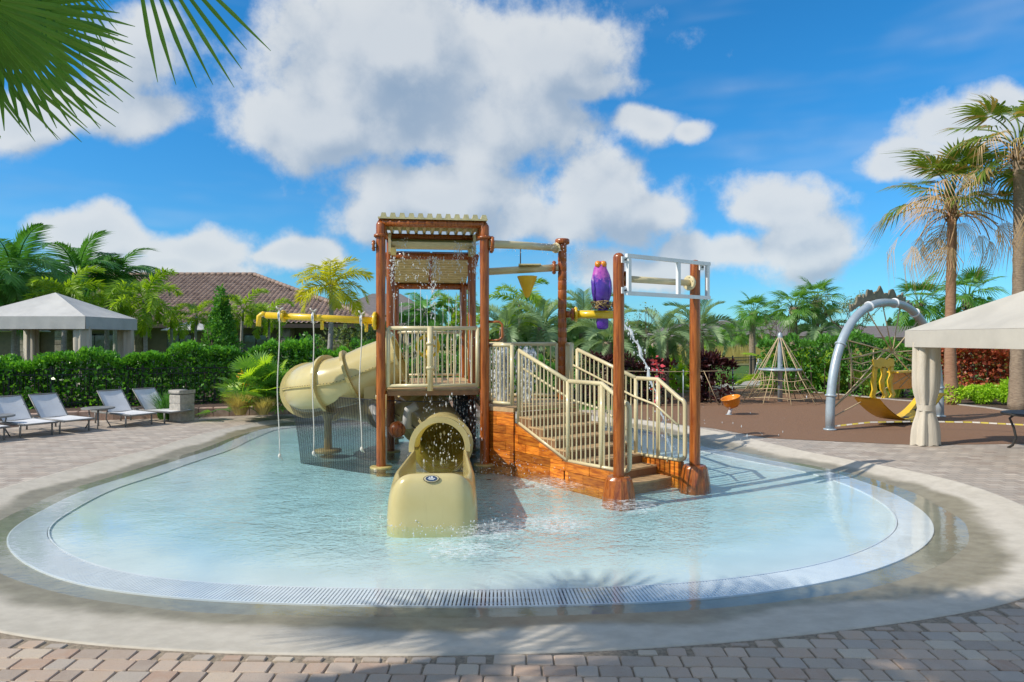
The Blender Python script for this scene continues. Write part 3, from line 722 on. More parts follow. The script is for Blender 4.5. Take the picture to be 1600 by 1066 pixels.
# stairs
st = None
for i in range(7):
    t0 = .05+i*.32; zt = LZ-.145*(i+1) if i else LZ-.145
    zt = LZ-.148*(i+1); a, c = S(t0-.02, .05, 0), S(t0+.36, .05, 0); d_, e_ = S(t0+.36, 1.5, 0), S(t0-.02, 1.5, 0)
    o = MB().poly_prism([Vector((q.x, q.y, -.3)) for q in (a, c, d_, e_)], (0, 0, .3+zt-.032)).build('step', M['step'], TW)
    MB().poly_prism([Vector((q.x, q.y, zt-.03)) for q in (S(t0-.02, .045, 0), S(t0+.375, .045, 0), S(t0+.375, 1.505, 0), S(t0-.02, 1.505, 0))], (0, 0, .03)).build('tread', M['tread'], o)
MB().poly_prism([Vector((q.x, q.y, -.3)) for q in (S(-.01, .05, 0), S(.05, .05, 0), S(.05, 1.5, 0), S(-.01, 1.5, 0))], (0, 0, .3+LZ-.08)).build('riser', M['step'], TW)
# side walls of the stair follow the bottom rails
def line(p, q):                                  # half plane under the line p->q
    n_ = (-(q[1]-p[1]), q[0]-p[0]); return (n_, n_[0]*p[0]+n_[1]*p[1])
cl = [line((0, .80), (1.37, .30)), line((1.2, .305), (2.6, .325))]
# union of half planes is needed past the knee: split in two walls
wl = -WW
plank_wall('stair_wall', S(.0, .02, 0), DD, 1.37, .82, wl, 8, clips=[line((0, .79), (1.37, .28))])
plank_wall('stair_wall', S(1.372, .02, 0), DD, 1.14, .29, wl, 9)
plank_wall('stair_wall', S(0, 1.53, 0), DD, 1.6, .82, WW, 10, clips=[line((0, .79), (1.6, .28))])
plank_wall('stair_wall', S(1.60, 1.53, 0), DD, .94, .30, WW, 11)
plank_wall('stair_wall', S(1.55, 1.51, 0), DD, .98, .30, -WW, 12, vertical=True)
# stair guard rails
def stair_rail(l, t1, t2, t3, tend, hs, n1, n2, parent=TW, first=True):
    up = lambda t, h: S(t, l, h)
    o1 = MB().tube([up(.04, hs[0]), up(t1, hs[1])], .036, 10).build('stair_rail', M['beige'], parent)
    MB().tube([up(.04, .80), up(t1, .30)], .03, 8).build('bottom_rail', M['beige'], o1)
    MB().tube([up(.04, .74), up(.04, hs[0]+.01)], .037, 10).build('end_post', M['beige'], o1)
    MB().tube([up(t1, .27), up(t1, hs[1]+.0)], .037, 10).build('end_post', M['beige'], o1)
    for i in range(1, n1+1):
        f = i/(n1+1); t = .04+(t1-.04)*f; MB().tube([up(t, .80-.5*f), up(t, hs[0]+(hs[1]-hs[0])*f)], .013, 6, caps=False).build('baluster', M['beige'], o1)
    g_ = [up(.0, hs[0]-.30), up(t1, hs[1]-.31), up(t2, hs[1]-.42), up(tend-.1, hs[2]-.36)]
    MB().tube([q+WW*(.07 if l < .5 else -.07) for q in g_], .02, 8).build('grab_rail', M['beige'], o1)
    o2 = MB().tube([up(t1+.02, hs[1]), up(t2, hs[1]), up(tend-.10, hs[2]+.05)]+arc(up(tend-.12, hs[2]-.06), DD, (0, 0, 1), .12, R(60), 0, 4)+[up(tend, .45)]+arc(up(tend-.08, .42), DD, (0, 0, 1), .08, 0, R(-90), 4)+[up(tend-.15, .325)], .036, 10).build('stair_rail', M['beige'], parent)
    MB().tube([up(t1+.02, .30), up(tend-.1, .325)], .03, 8).build('bottom_rail', M['beige'], o2)
    MB().tube([up(t2, .30), up(t2, hs[1])], .033, 10).build('end_post', M['beige'], o2)
    for i in range(1, n2+1):
        t = t1+(tend-t1)*i/(n2+1); h = hs[1] if t < t2 else hs[1]+(hs[2]+.05-hs[1])*(t-t2)/(tend-.10-t2)
        if abs(t-t2) > .03: MB().tube([up(t, .305), up(t, min(h, hs[1]))], .013, 6, caps=False).build('baluster', M['beige'], o2)
    for i in range(3):
        b = MB(); b.lathe(up(t1+.2+i*.5, .26), [(.014, 0), (.014, .05)], 8); b.build('clip', M['beige'], o2)
stair_rail(.06, 1.37, 2.16, 2.3, 2.74, (2.10, 1.61, 1.30), 12, 12)
stair_rail(1.48, 1.55, 2.05, 2.2, 2.62, (2.10, 1.62, 1.27), 12, 7)
# landing guards
b0 = pa+Vector((.03, -.03, 0)); railing(b0, A0+Vector((-.05, -.03, 0)), 1.14, 2.19, 5)
railing(T(WT+.1, 1.75, 0), Vector((.93, 14.12, 0)), 1.14, 2.2, 11)
railing(Vector((1.13, 14.0, 0)), S(-.02, 1.46, 0)+Vector((-.05, .03, 0)), 1.14, 2.2, 5, endposts=(True, True))
# banded brown post with spout pipes
bp_ = Vector((1.04, 14.12, 0)); b = MB(); prof_ = [(.10, -.35)]
for i in range(22): z = i*.195; prof_ += [(.085, z), (.092, z+.01), (.092, z+.17), (.085, z+.185)]
b.lathe(bp_, prof_, 16); b.lathe(bp_+Vector((0, 0, 4.26)), [(.13, 0), (.15, .02), (.15, .09), (.13, .11)], 16); bo = b.build('banded_post', M['post'], TW)
o = beam([T(WT+.06, 0, 4.05), Vector((.3, 13.3, 4.12)), bp_+Vector((-.08, 0, 4.18))], .075, 'spout_pipe', 'beige')
b = MB(); flange(b, T(WT+.14, 0.02, 4.05), EX, .15, .06); b.build('flange', M['post'], o)
o = beam([T(WT+.08, 1.72, 3.70), bp_+Vector((-.08, 0, 3.78))], .075, 'spout_pipe', 'beige')
b = MB(); flange(b, bp_+Vector((-.17, 0, 3.78)), (1, 0, 0), .14, .06); b.build('flange', M['post'], o)
# yellow tipping cone with its lid
cc_ = Vector((.315, 14.12, 3.62)); b = MB(); b.lathe(cc_+Vector((0, 0, -.47)), [(.012, 0), (.05, .03), (.20, .42), (.215, .44), (.20, .45), (.19, .43)], 20); o = b.build('tipping_cone', M['yplastic'], TW)
MB().box(cc_+Vector((.05, 0, .21)), (.46, .34, .025)).build('lid', M['roofsheet'], o)
MB().tube([cc_+Vector((-.14, 0, .2)), cc_+Vector((-.14, 0, .56))], .012, 6).build('pull_cord', M['dark'], o)
# yellow perch pipe
yp0, yp1 = bp_+Vector((.08, 0, 2.81)), Vector((2.13, 13.9, 2.80))
o = MB().tube([yp0+Vector((.12, 0, 0)), yp1], .085, 14).build('perch_pipe', M['yellow'], TW)
b = MB(); flange(b, yp0+Vector((.20, 0, 0)), (1, 0, 0), .16, .05); b.build('flange', M['yellow'], o)
b = MB(); b.tube([yp0, yp0+Vector((.15, 0, 0))], .07, 10); flange(b, yp0+Vector((.13, 0, 0)), (1, 0, 0), .13, .05); b.build('flange', M['post'], o)
# yellow boom on the left with spray nozzles and hanging ropes
y0, y1 = Vector((-2.48, 12.28, 2.63)), Vector((-4.42, 12.28, 2.73))
o = MB().tube([y0, y1], [.064, .06], 16).build('spray_boom', M['yellow'], TW)
b = MB(); flange(b, y0+Vector((.02, 0, 0)), (1, 0, 0), .165, .06, 8); b.build('flange', M['yellow'], o); b = MB(); flange(b, y1.lerp(y0, .16), (1, 0, 0), .11, .05); b.build('flange', M['yellow'], o)
for f in (.52, .93):
    q = y1.lerp(y0, f); MB().tube([q+Vector((0, -.02, -.05)), q+Vector((0, -.02, -.21))], [.035, .03], 10).build('nozzle', M['yellow'], o)
q = y1; MB().tube([q, q+Vector((-.06, 0, .03)), q+Vector((-.13, 0, -.02)), q+Vector((-.14, 0, -.2))], .045, 10).build('nozzle', M['yellow'], o)
for f in (.13, .44, .885):
    q = y1.lerp(y0, f); b = MB(); b.tube([q+Vector((0, math.cos(a)*.098, math.sin(a)*.098)) for a in np.linspace(0, 2*math.pi, 14, endpoint=False)], .02, 6, closed=True); b.build('rope_clamp', M['steel'], o)
    ln = {.13: 2.50, .44: 2.42, .885: 2.30}[f]; sw = rnd.uniform(-.03, .03)
    pts = [q+Vector((.02+sw*math.sin(s*3)+.012*math.sin(s*9), -.10, .10 if s == 0 else -ln*s)) for s in np.linspace(0, 1, 16)]
    b = MB(); b.tube(pts, .0095, 7); e = pts[-1]; b.lathe(e+Vector((0, 0, -.05)), [(.010, 0), (.028, .03), (.028, .06), (.012, .09)], 8)
    b.tube([e, e+Vector((.05, .0, -.07))], .012, 5); b.tube([pts[0], pts[0]+Vector((.05, .05, .05))], .014, 5); b.tube([pts[0], pts[0]+Vector((-.04, -.05, .06))], .014, 5)
    b.build('hanging_rope', M['rope'], o)
# two gate posts of the stair, carved feet, white frame between them
gp = []
for (x_, y_, h) in ((1.565, 10.0, 3.50), (2.92, 10.9, 3.50)):
    o = wobbly_post((x_, y_), h, .082).build('gate_post', M['post'], TW); gp.append(Vector((x_, y_, 0)))
    b = MB(); n = 28; rows = []
    for (r_, z) in ((.25, -.36), (.235, 0.), (.215, .12), (.19, .25), (.165, .29), (.09, .295)):
        rows.append([Vector((x_+math.cos(2*math.pi*j/n)*r_*(1+(.018 if j % 2 else -.018)*(z < .28)), y_+math.sin(2*math.pi*j/n)*r_*(1+(.018 if j % 2 else -.018)*(z < .28)), z)) for j in range(n)])
    b.grid(rows, False, True); b.build('carved_foot', M['post'], o)
o = MB().tube([gp[0]+Vector((.06, .05, 3.19)), gp[1]+Vector((-.06, -.05, 3.19))], .05, 12).build('cross_beam', M['beige'], TW)
dg = (gp[1]-gp[0]).normalized()
b = MB(); flange(b, gp[1]-dg*.13+Vector((0, 0, 3.19)), dg, .12, .05); b.build('flange', M['beige'], o)
b = MB(); flange(b, gp[0]+dg*.12+Vector((0, 0, 3.19)), dg, .11, .06); b.build('flange', M['post'], o)
wf0, wf1 = Vector((1.64, 9.80, 0)), Vector((3.16, 10.93, 0)); dw = (wf1-wf0).normalized(); mz = math.atan2(dw.y, dw.x); Lf = (wf1-wf0).length
fo = MB().box((wf0+wf1)/2+Vector((0, 0, 3.50)), (Lf, .05, .055), mz).build('sign_frame', M['white'], TW)
MB().box((wf0+wf1)/2+Vector((0, 0, 2.96)), (Lf, .05, .055), mz).build('frame_bar', M['white'], fo)
for f in (.028, .60, .972):
    MB().box(wf0.lerp(wf1, f)+Vector((0, 0, 3.23)), (.06, .048, .483), mz).build('frame_bar', M['white'], fo)
for f, zz in ((-.02, 3.44), (-.02, 3.0), (.90, 3.44)):
    b = MB(); q = wf0.lerp(wf1, f)+Vector((.0, .03, zz)); b.box(q, (.10, .02, .09), mz); b.build('bracket', M['white'], fo)
    b = MB(); b.lathe(q+Vector((.6*.02, -.8*.02, 0)), [(.014, 0), (.014, .02)], 8, (.6, -.8, 0)); b.build('bolt', M['dark'], fo)

# ------------------------------------------------------------------ slide
SL = thing('spiral_tube_slide', 'cream fibreglass tube slide curling from the tower into a hooded run-out', 'slide', (-3.3, 14.2, 0))
path = [(-2.2, 13.32, 1.90), (-2.7, 13.30, 1.72), (-3.2, 13.28, 1.50)]
for k_ in range(1, 10):
    a = R(-90-20*k_); path.append((-3.25+math.cos(a)*.95, 14.23+math.sin(a)*.95, 1.48-.058*k_))
path += [(-2.85, 15.05, .90), (-2.35, 14.72, .82), (-1.92, 14.2, .74), (-1.58, 13.6, .65), (-1.34, 12.95, .56), (-1.21, 12.2, .48), (-1.17, 11.6, .47), (-1.16, 11.25, .51), (-1.16, 10.95, .55)]
# resample with catmull-rom
def crom(pts, k=5):
    pts = [Vector(p) for p in pts]; o_ = []
    for i in range(len(pts)-1):
        p0, p1, p2, p3 = pts[max(0, i-1)], pts[i], pts[i+1], pts[min(len(pts)-1, i+2)]
        for j in range(k):
            t = j/k; o_.append(.5*((2*p1)+(p2-p0)*t+(2*p0-5*p1+4*p2-p3)*t*t+(3*p1-p0-3*p2+p3)*t**3))
    return o_+[pts[-1]]
cp = crom(path, 4); RT = .49
RR = [RT if i < len(cp)*.72 else RT-.07*min(1, (i-len(cp)*.72)/(len(cp)*.15)) for i in range(len(cp))]
cuts = [0, 7, 12, 24, 36, 48, 58, 70, 82, len(cp)-1]
cuts = [c_ for c_ in cuts if c_ < len(cp)-4]+[len(cp)-1]
for a, c in zip(cuts[:-1], cuts[1:]):
    s_ = cp[a:c+1]; o = MB().tube(s_, RR[a:c+1], 30, caps=False).build('tube_section', M['slide'], SL)
    # seam strips where the half shells are bolted
    for sg in (-1, 1):
        b = MB(); rows = []
        for i, p in enumerate(s_):
            t = (s_[min(i+1, len(s_)-1)]-s_[max(i-1, 0)]).normalized(); sd = Vector((t.y, -t.x, 0)).normalized()*sg
            rows.append([p+sd*(RR[a+i]-.01)+Vector((0, 0, .012)), p+sd*(RR[a+i]+.03)+Vector((0, 0, .012)), p+sd*(RR[a+i]+.03)-Vector((0, 0, .012)), p+sd*(RR[a+i]-.01)-Vector((0, 0, .012))])
        b.grid(rows, False, True); b.build('seam', M['slide_in'], o); b = MB()
        for i in range(0, len(rows)-1):
            for k2 in (0, .5):
                q_ = rows[i][1].lerp(rows[i+1][1], k2); b.lathe(q_-Vector((0, 0, .012))-(rows[i][1]-rows[i][0])*.3, [(.011, 0), (.011, .022)], 6)
        q_ = b.build('bolts', M['dark'], o); q_['kind'] = 'stuff'
for c in cuts[:-1]:
    p = cp[c]; t = (cp[c+1]-cp[max(0, c-1)]).normalized(); b = MB()
    rr0 = RR[c]; b.lathe(p-t*.03, [(rr0-.01, 0), (rr0+.085, 0), (rr0+.085, .055), (rr0-.01, .055)], 30, t, smooth=False, caps=False)
    b.build('flange', M['slide_in'] if c % 2 else M['slide'], SL)
# brackets between tower and tube, white drain pipes
for (x_, dx) in ((-2.72, 0), ):
    b = MB(); b.box((x_, 13.05, 1.15), (.22, .3, .55), .2); b.build('bracket', M['slide'], SL)
MB().tube([(-2.66, 12.95, 1.05), (-2.5, 12.85, .75), (-2.42, 12.8, .35), (-2.42, 12.8, -.3)], .075, 12).build('drain_pipe', M['pvc'], SL)
MB().tube([(-2.0, 13.0, .6), (-2.0, 13.0, .80), (-1.97, 12.95, .95), (-1.8, 12.95, 1.05)], .085, 12).build('drain_pipe', M['pvc'], SL)
b = MB(); b.lathe((-2.16, 12.7, .62), [(.15, 0), (.16, .05), (.12, .16), (.02, .2)], 16, (.6, -.8, 0)); b.build('pump_head', M['post'], SL)
# support column
b = MB(); b.lathe((-3.83, 14.2, -.35), [(.08, 0), (.08, .95), (.12, 1.05), (.30, 1.22)], 16); o = b.build('support_column', M['slide'], SL)
MB().lathe((-3.83, 14.2, -.05), [(.28, 0), (.28, .05), (.09, .065)], 20).build('base_plate', M['slide_in'], o)
# exit hoop
ec = Vector((-1.16, 10.93, .565)); dirx = Vector((.066, -1, 0)).normalized(); sx = Vector((-dirx.y, dirx.x, 0))
hoop = MB(); rows = []
for a in np.linspace(R(-8), R(188), 30):
    u = sx*math.cos(a)+Vector((0, 0, math.sin(a)))
    rows.append([ec+u*.40+dirx*.03, ec+u*.49+dirx*.03, ec+u*.49-dirx*.06, ec+u*.40-dirx*.06])
hoop.grid(rows, False, True); hoop.build('exit_hoop', M['slide'], SL)
# open run-out flume: U channel then a closed, rounded, hooded nose
def plan(s):
    """outer wall plan (lateral, forward) going left wall -> nose -> right wall, s in 0..1"""
    Lr, Wd, nose = 1.95, .56, .62
    if s < .3: return (-Wd+.09*(1-min(1, s/.25)), Lr*s/.3)
    if s > .7: return (Wd-.09*(1-min(1, (1-s)/.25)), Lr*(1-s)/.3)
    a = math.pi*(s-.3)/.4; c_, s_ = math.cos(a), math.sin(a)
    return (-Wd*1.02*math.copysign(abs(c_)**.36, c_), Lr+nose*abs(s_)**.5)
ns = 64; outer = []; rim = []; rim2 = []; inner = []; infl = []
lev = [[] for _ in range(9)]
for i in range(ns+1):
    s = i/ns; l, f = plan(s); nose = max(0., min(1., (f-1.75)/.7)); nose = nose*nose*(3-2*nose)
    top = .53 - .02*nose + .12*nose*(1-min(1, abs(l)/.57)**7)
    base = ec + Vector((0, 0, -ec.z)) + Vector((sx.x*0, 0, 0))
    def W3(l_, f_, z_): return Vector((ec.x, ec.y, 0)) + sx*l_ + dirx*f_ + Vector((0, 0, z_))
    cxl, cf = l*.0, 1.75
    def toward(k_):                                  # shrink toward the channel axis
        if f > 1.85: return (l*(1-k_/.565), 1.85+(f-1.85)*(1-k_/.72))
        return (l*(1-k_/.565), f)
    lean = .05*nose
    for q, (ins, z) in enumerate([(-.02, -.36), (-.01, .02), (0, .25), (.008+lean*.5, top-.13), (.03+lean, top-.035), (.07+lean*1.4, top), (.10+lean*1.6, top-.008), (.115+lean*1.6, top-.06), (.115+lean*1.4, .12)]):
        ll, ff = toward(ins); lev[q].append(W3(ll, ff, z))
fl = MB().grid(lev, True).build('run_out_flume', M['slide'], SL)
sub = fl.modifiers.new('smooth', 'SUBSURF'); sub.levels = 1; sub.render_levels = 2
b = MB(); b.add([W3(*q, .13) for q in ((-.44, -.2), (.44, -.2), (.44, 1.9), (.3, 2.35), (-.3, 2.35), (-.44, 1.9))], [tuple(range(6))]); b.build('flume_floor', M['slide'], SL)
b = MB(); b.add([W3(*q, .40) for q in ((.43, -1.2), (-.43, -1.2), (-.43, 1.9), (-.3, 2.32), (.3, 2.32), (.43, 1.9))], [tuple(range(6))]); o = b.build('flume_water', M['water2'], SL)
if o.data.polygons[0].normal.z < 0: o.data.flip_normals()
# oval maker's badge on the nose
import mathutils
bc = W3(-.08, 2.12, .70); 
def badge(parent):
    # find the surface of the nose rim near the badge
    md = ns//2; pl_ = [lev[3][md], lev[4][md]]
    upv = (pl_[1]-pl_[0]).normalized(); nn = sx.cross(upv); nn = nn if nn.y < 0 else -nn; cen = pl_[0].lerp(pl_[1], .75)+nn*.012
    for nm, k_, d, mt in (('badge', 1., .0, 'dark'), ('badge_ring', .90, .004, 'beige'), ('badge_field', .72, .008, 'badgeblue')):
        b = MB(); pts = [cen+sx*(math.cos(a)*.10*k_)+upv*(math.sin(a)*.048*k_)+nn*d for a in np.linspace(0, 2*math.pi, 28, endpoint=False)]
        b.poly_prism(pts, nn*.004); b.build(nm, M[mt], parent)
    b = MB()
    for x0, x1, z0, z1 in ((-.05, .05, -.004, .004), (-.035, .035, -.018, -.011), (-.035, -.015, .008, .02), (-.008, .02, .008, .025)):
        b.poly_prism([cen+sx*x0+upv*z0+nn*.013, cen+sx*x1+upv*z0+nn*.013, cen+sx*x1*.8+upv*z1+nn*.013, cen+sx*x0*.8+upv*z1+nn*.013], nn*.003)
    b.build('badge_mark', M['white'], parent)
M['badgeblue'] = mat('badge_blue', (.03, .06, .13), .4)
badge(fl)
# dark safety net round the slide foot
NET = thing('safety_net', 'dark see-through mesh net hung around the foot of the tube slide', 'net', (-2.4, 12.4, 0))
def netp(pts, name='mesh', mt='net'):
    b = MB(); b.grid([[Vector((x_, y_, zb)) for x_, y_, zb, zt in pts], [Vector((x_, y_, zt)) for x_, y_, zb, zt in pts]], True); o = b.build(name, M[mt], NET); 
    MB().tube([Vector((x_, y_, zt)) for x_, y_, zb, zt in pts], .008, 6).build('top_cord', M['black'], NET)
arcp = []
for k_ in range(9):
    f = k_/8; a = R(-185+f*95); arcp.append((-3.25+math.cos(a)*.98, 14.25+math.sin(a)*1.02, -.3, 1.20-.03*f))
nb = MB(); rows = [[], [], [], [], []]
for f in np.linspace(0, 1, 13):
    xt, yt = -4.58+f*2.13, 13.75-f*1.40; xb, yb = -4.10+f*1.66, 13.30-f*.95
    for q, k_ in enumerate((0, .25, .5, .75, 1)): kk = k_**.45; rows[q].append(Vector((xt+(xb-xt)*kk, yt+(yb-yt)*kk, 1.20-1.5*k_)))
nb.grid(rows, True); nb.build('mesh', M['net'], NET); MB().tube(rows[0], .008, 6).build('top_cord', M['black'], NET)
netp([(-2.27, 12.40, -.3, 1.18), (-1.4, 12.52, -.3, 1.15), (-.62, 12.62, -.3, 1.18)], 'mesh', 'net_thin')
netp([T(WT, .1, 0)[:2]+(-.3, 1.2), T(WT, 1.6, 0)[:2]+(-.3, 1.2), T(WT, 3.6, 0)[:2]+(-.3, 1.2)])

# ------------------------------------------------------------------ parrot figure
PR = thing('parrot_figure', 'violet and magenta painted parrot figure perched on the yellow pipe', 'parrot figure', (1.83, 13.9, 2.86))
def lump(name, prof, base, mt, parent, flat=.8, seed=0, n=18, lean=(0, 0)):
    b = MB(); rows = []; rr_ = random.Random(seed); H = prof[-1][1]-prof[0][1]
    for (r_, z) in prof:
        f = (z-prof[0][1])/H
        rows.append([Vector((base[0]+lean[0]*f+math.cos(2*math.pi*j/n)*r_*(1+.10*math.sin(j*5.3+z*40)*(r_ > .05)), base[1]+lean[1]*f+math.sin(2*math.pi*j/n)*r_*flat*(1+.10*math.sin(j*3.7+z*33)), base[2]+z)) for j in range(n)])
    b.grid(rows, True, True); b.f += [tuple(range(n))[::-1], tuple(len(rows)*n-n+j for j in range(n))]; b.sm += [False]*2
    return b.build(name, mt, parent)
pb = (1.83, 13.9, 2.86)
m_, n_, o_ = base_mat('parrot_plumage'); tc_ = n_('ShaderNodeTexCoord'); sp_ = n_('ShaderNodeSeparateXYZ', None, Vector=tc_.outputs['Object']); nz_ = n_('ShaderNodeTexNoise', None, Vector=tc_.outputs['Object'], Scale=16., Detail=3.)
f_ = n_.smooth(n_.m('ADD', sp_.outputs[2], n_.m('MULTIPLY_ADD', nz_, .5, -.25)), .56, .80)
n_.put(o_.inputs[0], n_('ShaderNodeBsdfPrincipled', None, Base_Color=n_.mix(f_, n_.mix(nz_, (.05, .012, .26), (.14, .06, .50)), n_.mix(nz_, (.36, .03, .34), (.66, .16, .58))), Roughness=.25, Coat_Weight=.5)); M['plume'] = m_
body = lump('body', [(.07, .14), (.14, .20), (.185, .32), (.205, .46), (.20, .60), (.165, .76), (.13, .88), (.12, .95), (.075, 1.01), (.02, 1.03)], pb, M['plume'], PR, .85, 3, lean=(-.03, 0))
for sg in (-1, 1):
    b = MB(); rows = []
    for f in np.linspace(0, 1, 9):
        r_ = .10*math.sin(math.pi*(f*.9+.08)); c = Vector((pb[0]+sg*(.17-.03*f)-.02, pb[1]-.03, pb[2]+.72-.55*f)); rows.append([c+Vector((math.cos(a)*r_*.45, math.sin(a)*r_*1.2, 0)) for a in np.linspace(0, 2*math.pi, 10, endpoint=False)])
    b.grid(rows, True, True).build('wing', M['plume'], body)
    b = MB(); b.lathe((pb[0]-.03+sg*.055, pb[1]-.06, pb[2]+.96), [(.0, -.07), (.055, -.05), (.07, 0), (.055, .05), (.0, .07)], 10); b.build('crest', M['orangeplastic'], body)
b = MB(); b.lathe((pb[0]-.03, pb[1]+.10, pb[2]+.92), [(.055, 0), (.045, .06), (.02, .12), (.005, .15)], 10, (0, .8, -.6)); b.build('beak', M['dark'], body)
lump('tail', [(-.34, .06), (-.33, .09), (-.2, .10), (0, .10), (.16, .12)] and [(.07, -.36), (.11, -.33), (.12, -.2), (.10, .0), (.13, .18)], (pb[0]+.03, pb[1]+.12, pb[2]), M['violet'], PR, .45, 5)
b = MB(); rr_ = random.Random(2)
for i in range(70):
    a = rr_.uniform(0, 6.28); r0 = rr_.uniform(.14, .23); a2 = a+rr_.uniform(.3, .9); z0, z1 = rr_.uniform(-.02, .15), rr_.uniform(-.02, .15)
    b.tube([Vector((pb[0]+math.cos(a)*r0, pb[1]+math.sin(a)*r0, pb[2]+.06+z0)), Vector((pb[0]+math.cos(a2)*r0, pb[1]+math.sin(a2)*r0, pb[2]+.06+z1))], .012, 5)
b.build('nest', M['nest'], PR)

# ------------------------------------------------------------------ moving water
def droplets(b, gen, n, smin, smax, seed, el=1.6):
    r_ = random.Random(seed)
    for i in range(n):
        p = Vector(gen(r_)); s = r_.uniform(smin, smax)*(r_.random()**1.5*.7+.45); e = s*r_.uniform(1, el)
        vs = [p+Vector((0, 0, e)), p+Vector((s, 0, 0)), p+Vector((0, s, 0)), p+Vector((-s, 0, 0)), p+Vector((0, -s, 0)), p+Vector((0, 0, -e))]
        b.add(vs, [(0,1,2),(0,2,3),(0,3,4),(0,4,1),(5,2,1),(5,3,2),(5,4,3),(5,1,4)], True)
def spray(name, label, b): return tag(b.build(name, M['drop']), label, 'water', kind='stuff')
b = MB(); r_ = random.Random(5)
for i in range(12):                              # thin jets rising from the platform rail line
    a_ = .18+i*(WT-.36)/11; b0_ = 1.0+r_.uniform(-.2, .9); top = r_.uniform(2.9, 3.35)
    n = 14; pts = [T(a_+.004*math.sin(k_*1.7+i)+.03*math.sin(i)*k_/n, b0_, 1.45+(top-1.45)*k_/n) for k_ in range(n+1)]
    b.tube(pts, [r_.uniform(.004, .010)*(1-.3*k2/n) for k2, _ in enumerate(pts)], 5)
for (a_, bb, top, n, sp) in ((.95, .5, 3.85, 190, .12), (1.42, .45, 4.15, 110, .055), (.22, .5, 3.85, 90, .05), (.38, .5, 4.2, 45, .06), (.62, .6, 3.9, 40, .06), (1.72, .3, 4.1, 90, .06), (.95, .5, 3.4, 100, .035)):
    droplets(b, lambda q, a_=a_, bb=bb, top=top, sp=sp: T(a_+q.gauss(0, sp), bb+q.gauss(0, sp), top-abs(q.gauss(0, .32))), n, .006, .015, int(a_*100)+n, 3.5)
droplets(b, lambda q: T(q.uniform(.1, WT-.1), q.uniform(.1, 1.2), q.uniform(2.6, 3.9)), 60, .006, .013, 3)
droplets(b, lambda q: T(q.uniform(.1, WT-.1), q.uniform(.0, 1.0), q.uniform(1.5, 2.6)), 120, .006, .012, 33, 3)
spray('tower_spray', 'white jets and droplets of water spraying inside the roofed tower', b)
b = MB()
droplets(b, lambda q: T(q.uniform(.75, WT-.05), q.uniform(-.15, .9), q.uniform(.05, 1.3)), 520, .007, .016, 4, 5.)
droplets(b, lambda q: (ec.x+q.gauss(.05, .2), ec.y+q.uniform(-.3, .6), q.uniform(.3, 1.0)), 120, .009, .018, 14, 2.6)
droplets(b, lambda q: (q.gauss(-.2, .55), q.gauss(11.6, .4), abs(q.gauss(0, .18))), 260, .005, .012, 8)
spray('platform_drip', 'heavy water drops falling from the platform edge over the slide mouth', b)
for (x_, y_, nm) in ((-.21, 13.4, 'bubbling white water column on the landing nearest the tower'), (.26, 13.3, 'bubbling white water column on the landing nearest the stair')):
    b = MB(); droplets(b, lambda q: (x_+q.gauss(0, .085)*(1.2-.5*q.random()), y_+q.gauss(0, .08), LZ+(1-abs(q.gauss(0, .45)))*1.0 if q.random() < .8 else LZ+q.random()*1.1), 1100, .012, .030, int(x_*50)+60, 3.5)
    n = 10; b.tube([Vector((x_+.02*math.sin(k_*2), y_, LZ+.9*k_/n)) for k_ in range(n+1)], [.10-.006*k_+.012*math.sin(k_*2.3) for k_ in range(n+1)], 8)
    spray('water_column', nm, b)
b = MB(); pts = []; rad = []                      # poured stream beside the gate post
for k_ in range(22):
    f = k_/21; pts.append(Vector((2.16+.95*f+.03*math.sin(k_*1.9), 13.7-.5*f, 2.66-2.66*f**1.6+.0)))
    rad.append(.030*(1-.4*f)+.012*math.sin(k_*1.7))
b.tube(pts, rad, 8); droplets(b, lambda q: pts[q.randrange(22)]+Vector((q.gauss(0, .05), q.gauss(0, .05), q.gauss(0, .05))), 200, .008, .022, 6, 2.5)
droplets(b, lambda q: (q.uniform(2.1, 5.4), q.uniform(12, 13.8), q.uniform(.1, 1.9)), 60, .005, .010, 16, 4.5)
spray('poured_stream', 'bent stream of water pouring down behind the stair gate post', b)
b = MB()
droplets(b, lambda q: (.3+q.uniform(-.5, .8)*1., 13.4+q.gauss(0, .25), 4.15+q.gauss(0, .06)-q.random()*.1), 120, .005, .012, 21)
droplets(b, lambda q: (1.05+abs(q.gauss(0, .5)), 14.0+q.gauss(0, .3), 4.2-abs(q.gauss(0, .6))), 160, .004, .009, 22)
droplets(b, lambda q: (ec.x+.1+q.gauss(0, .6), 8.4+q.gauss(0, .25), abs(q.gauss(0, .05))), 300, .004, .012, 23)
spray('pipe_spray', 'fine droplets leaking from the beige pipes and off the run-out', b)
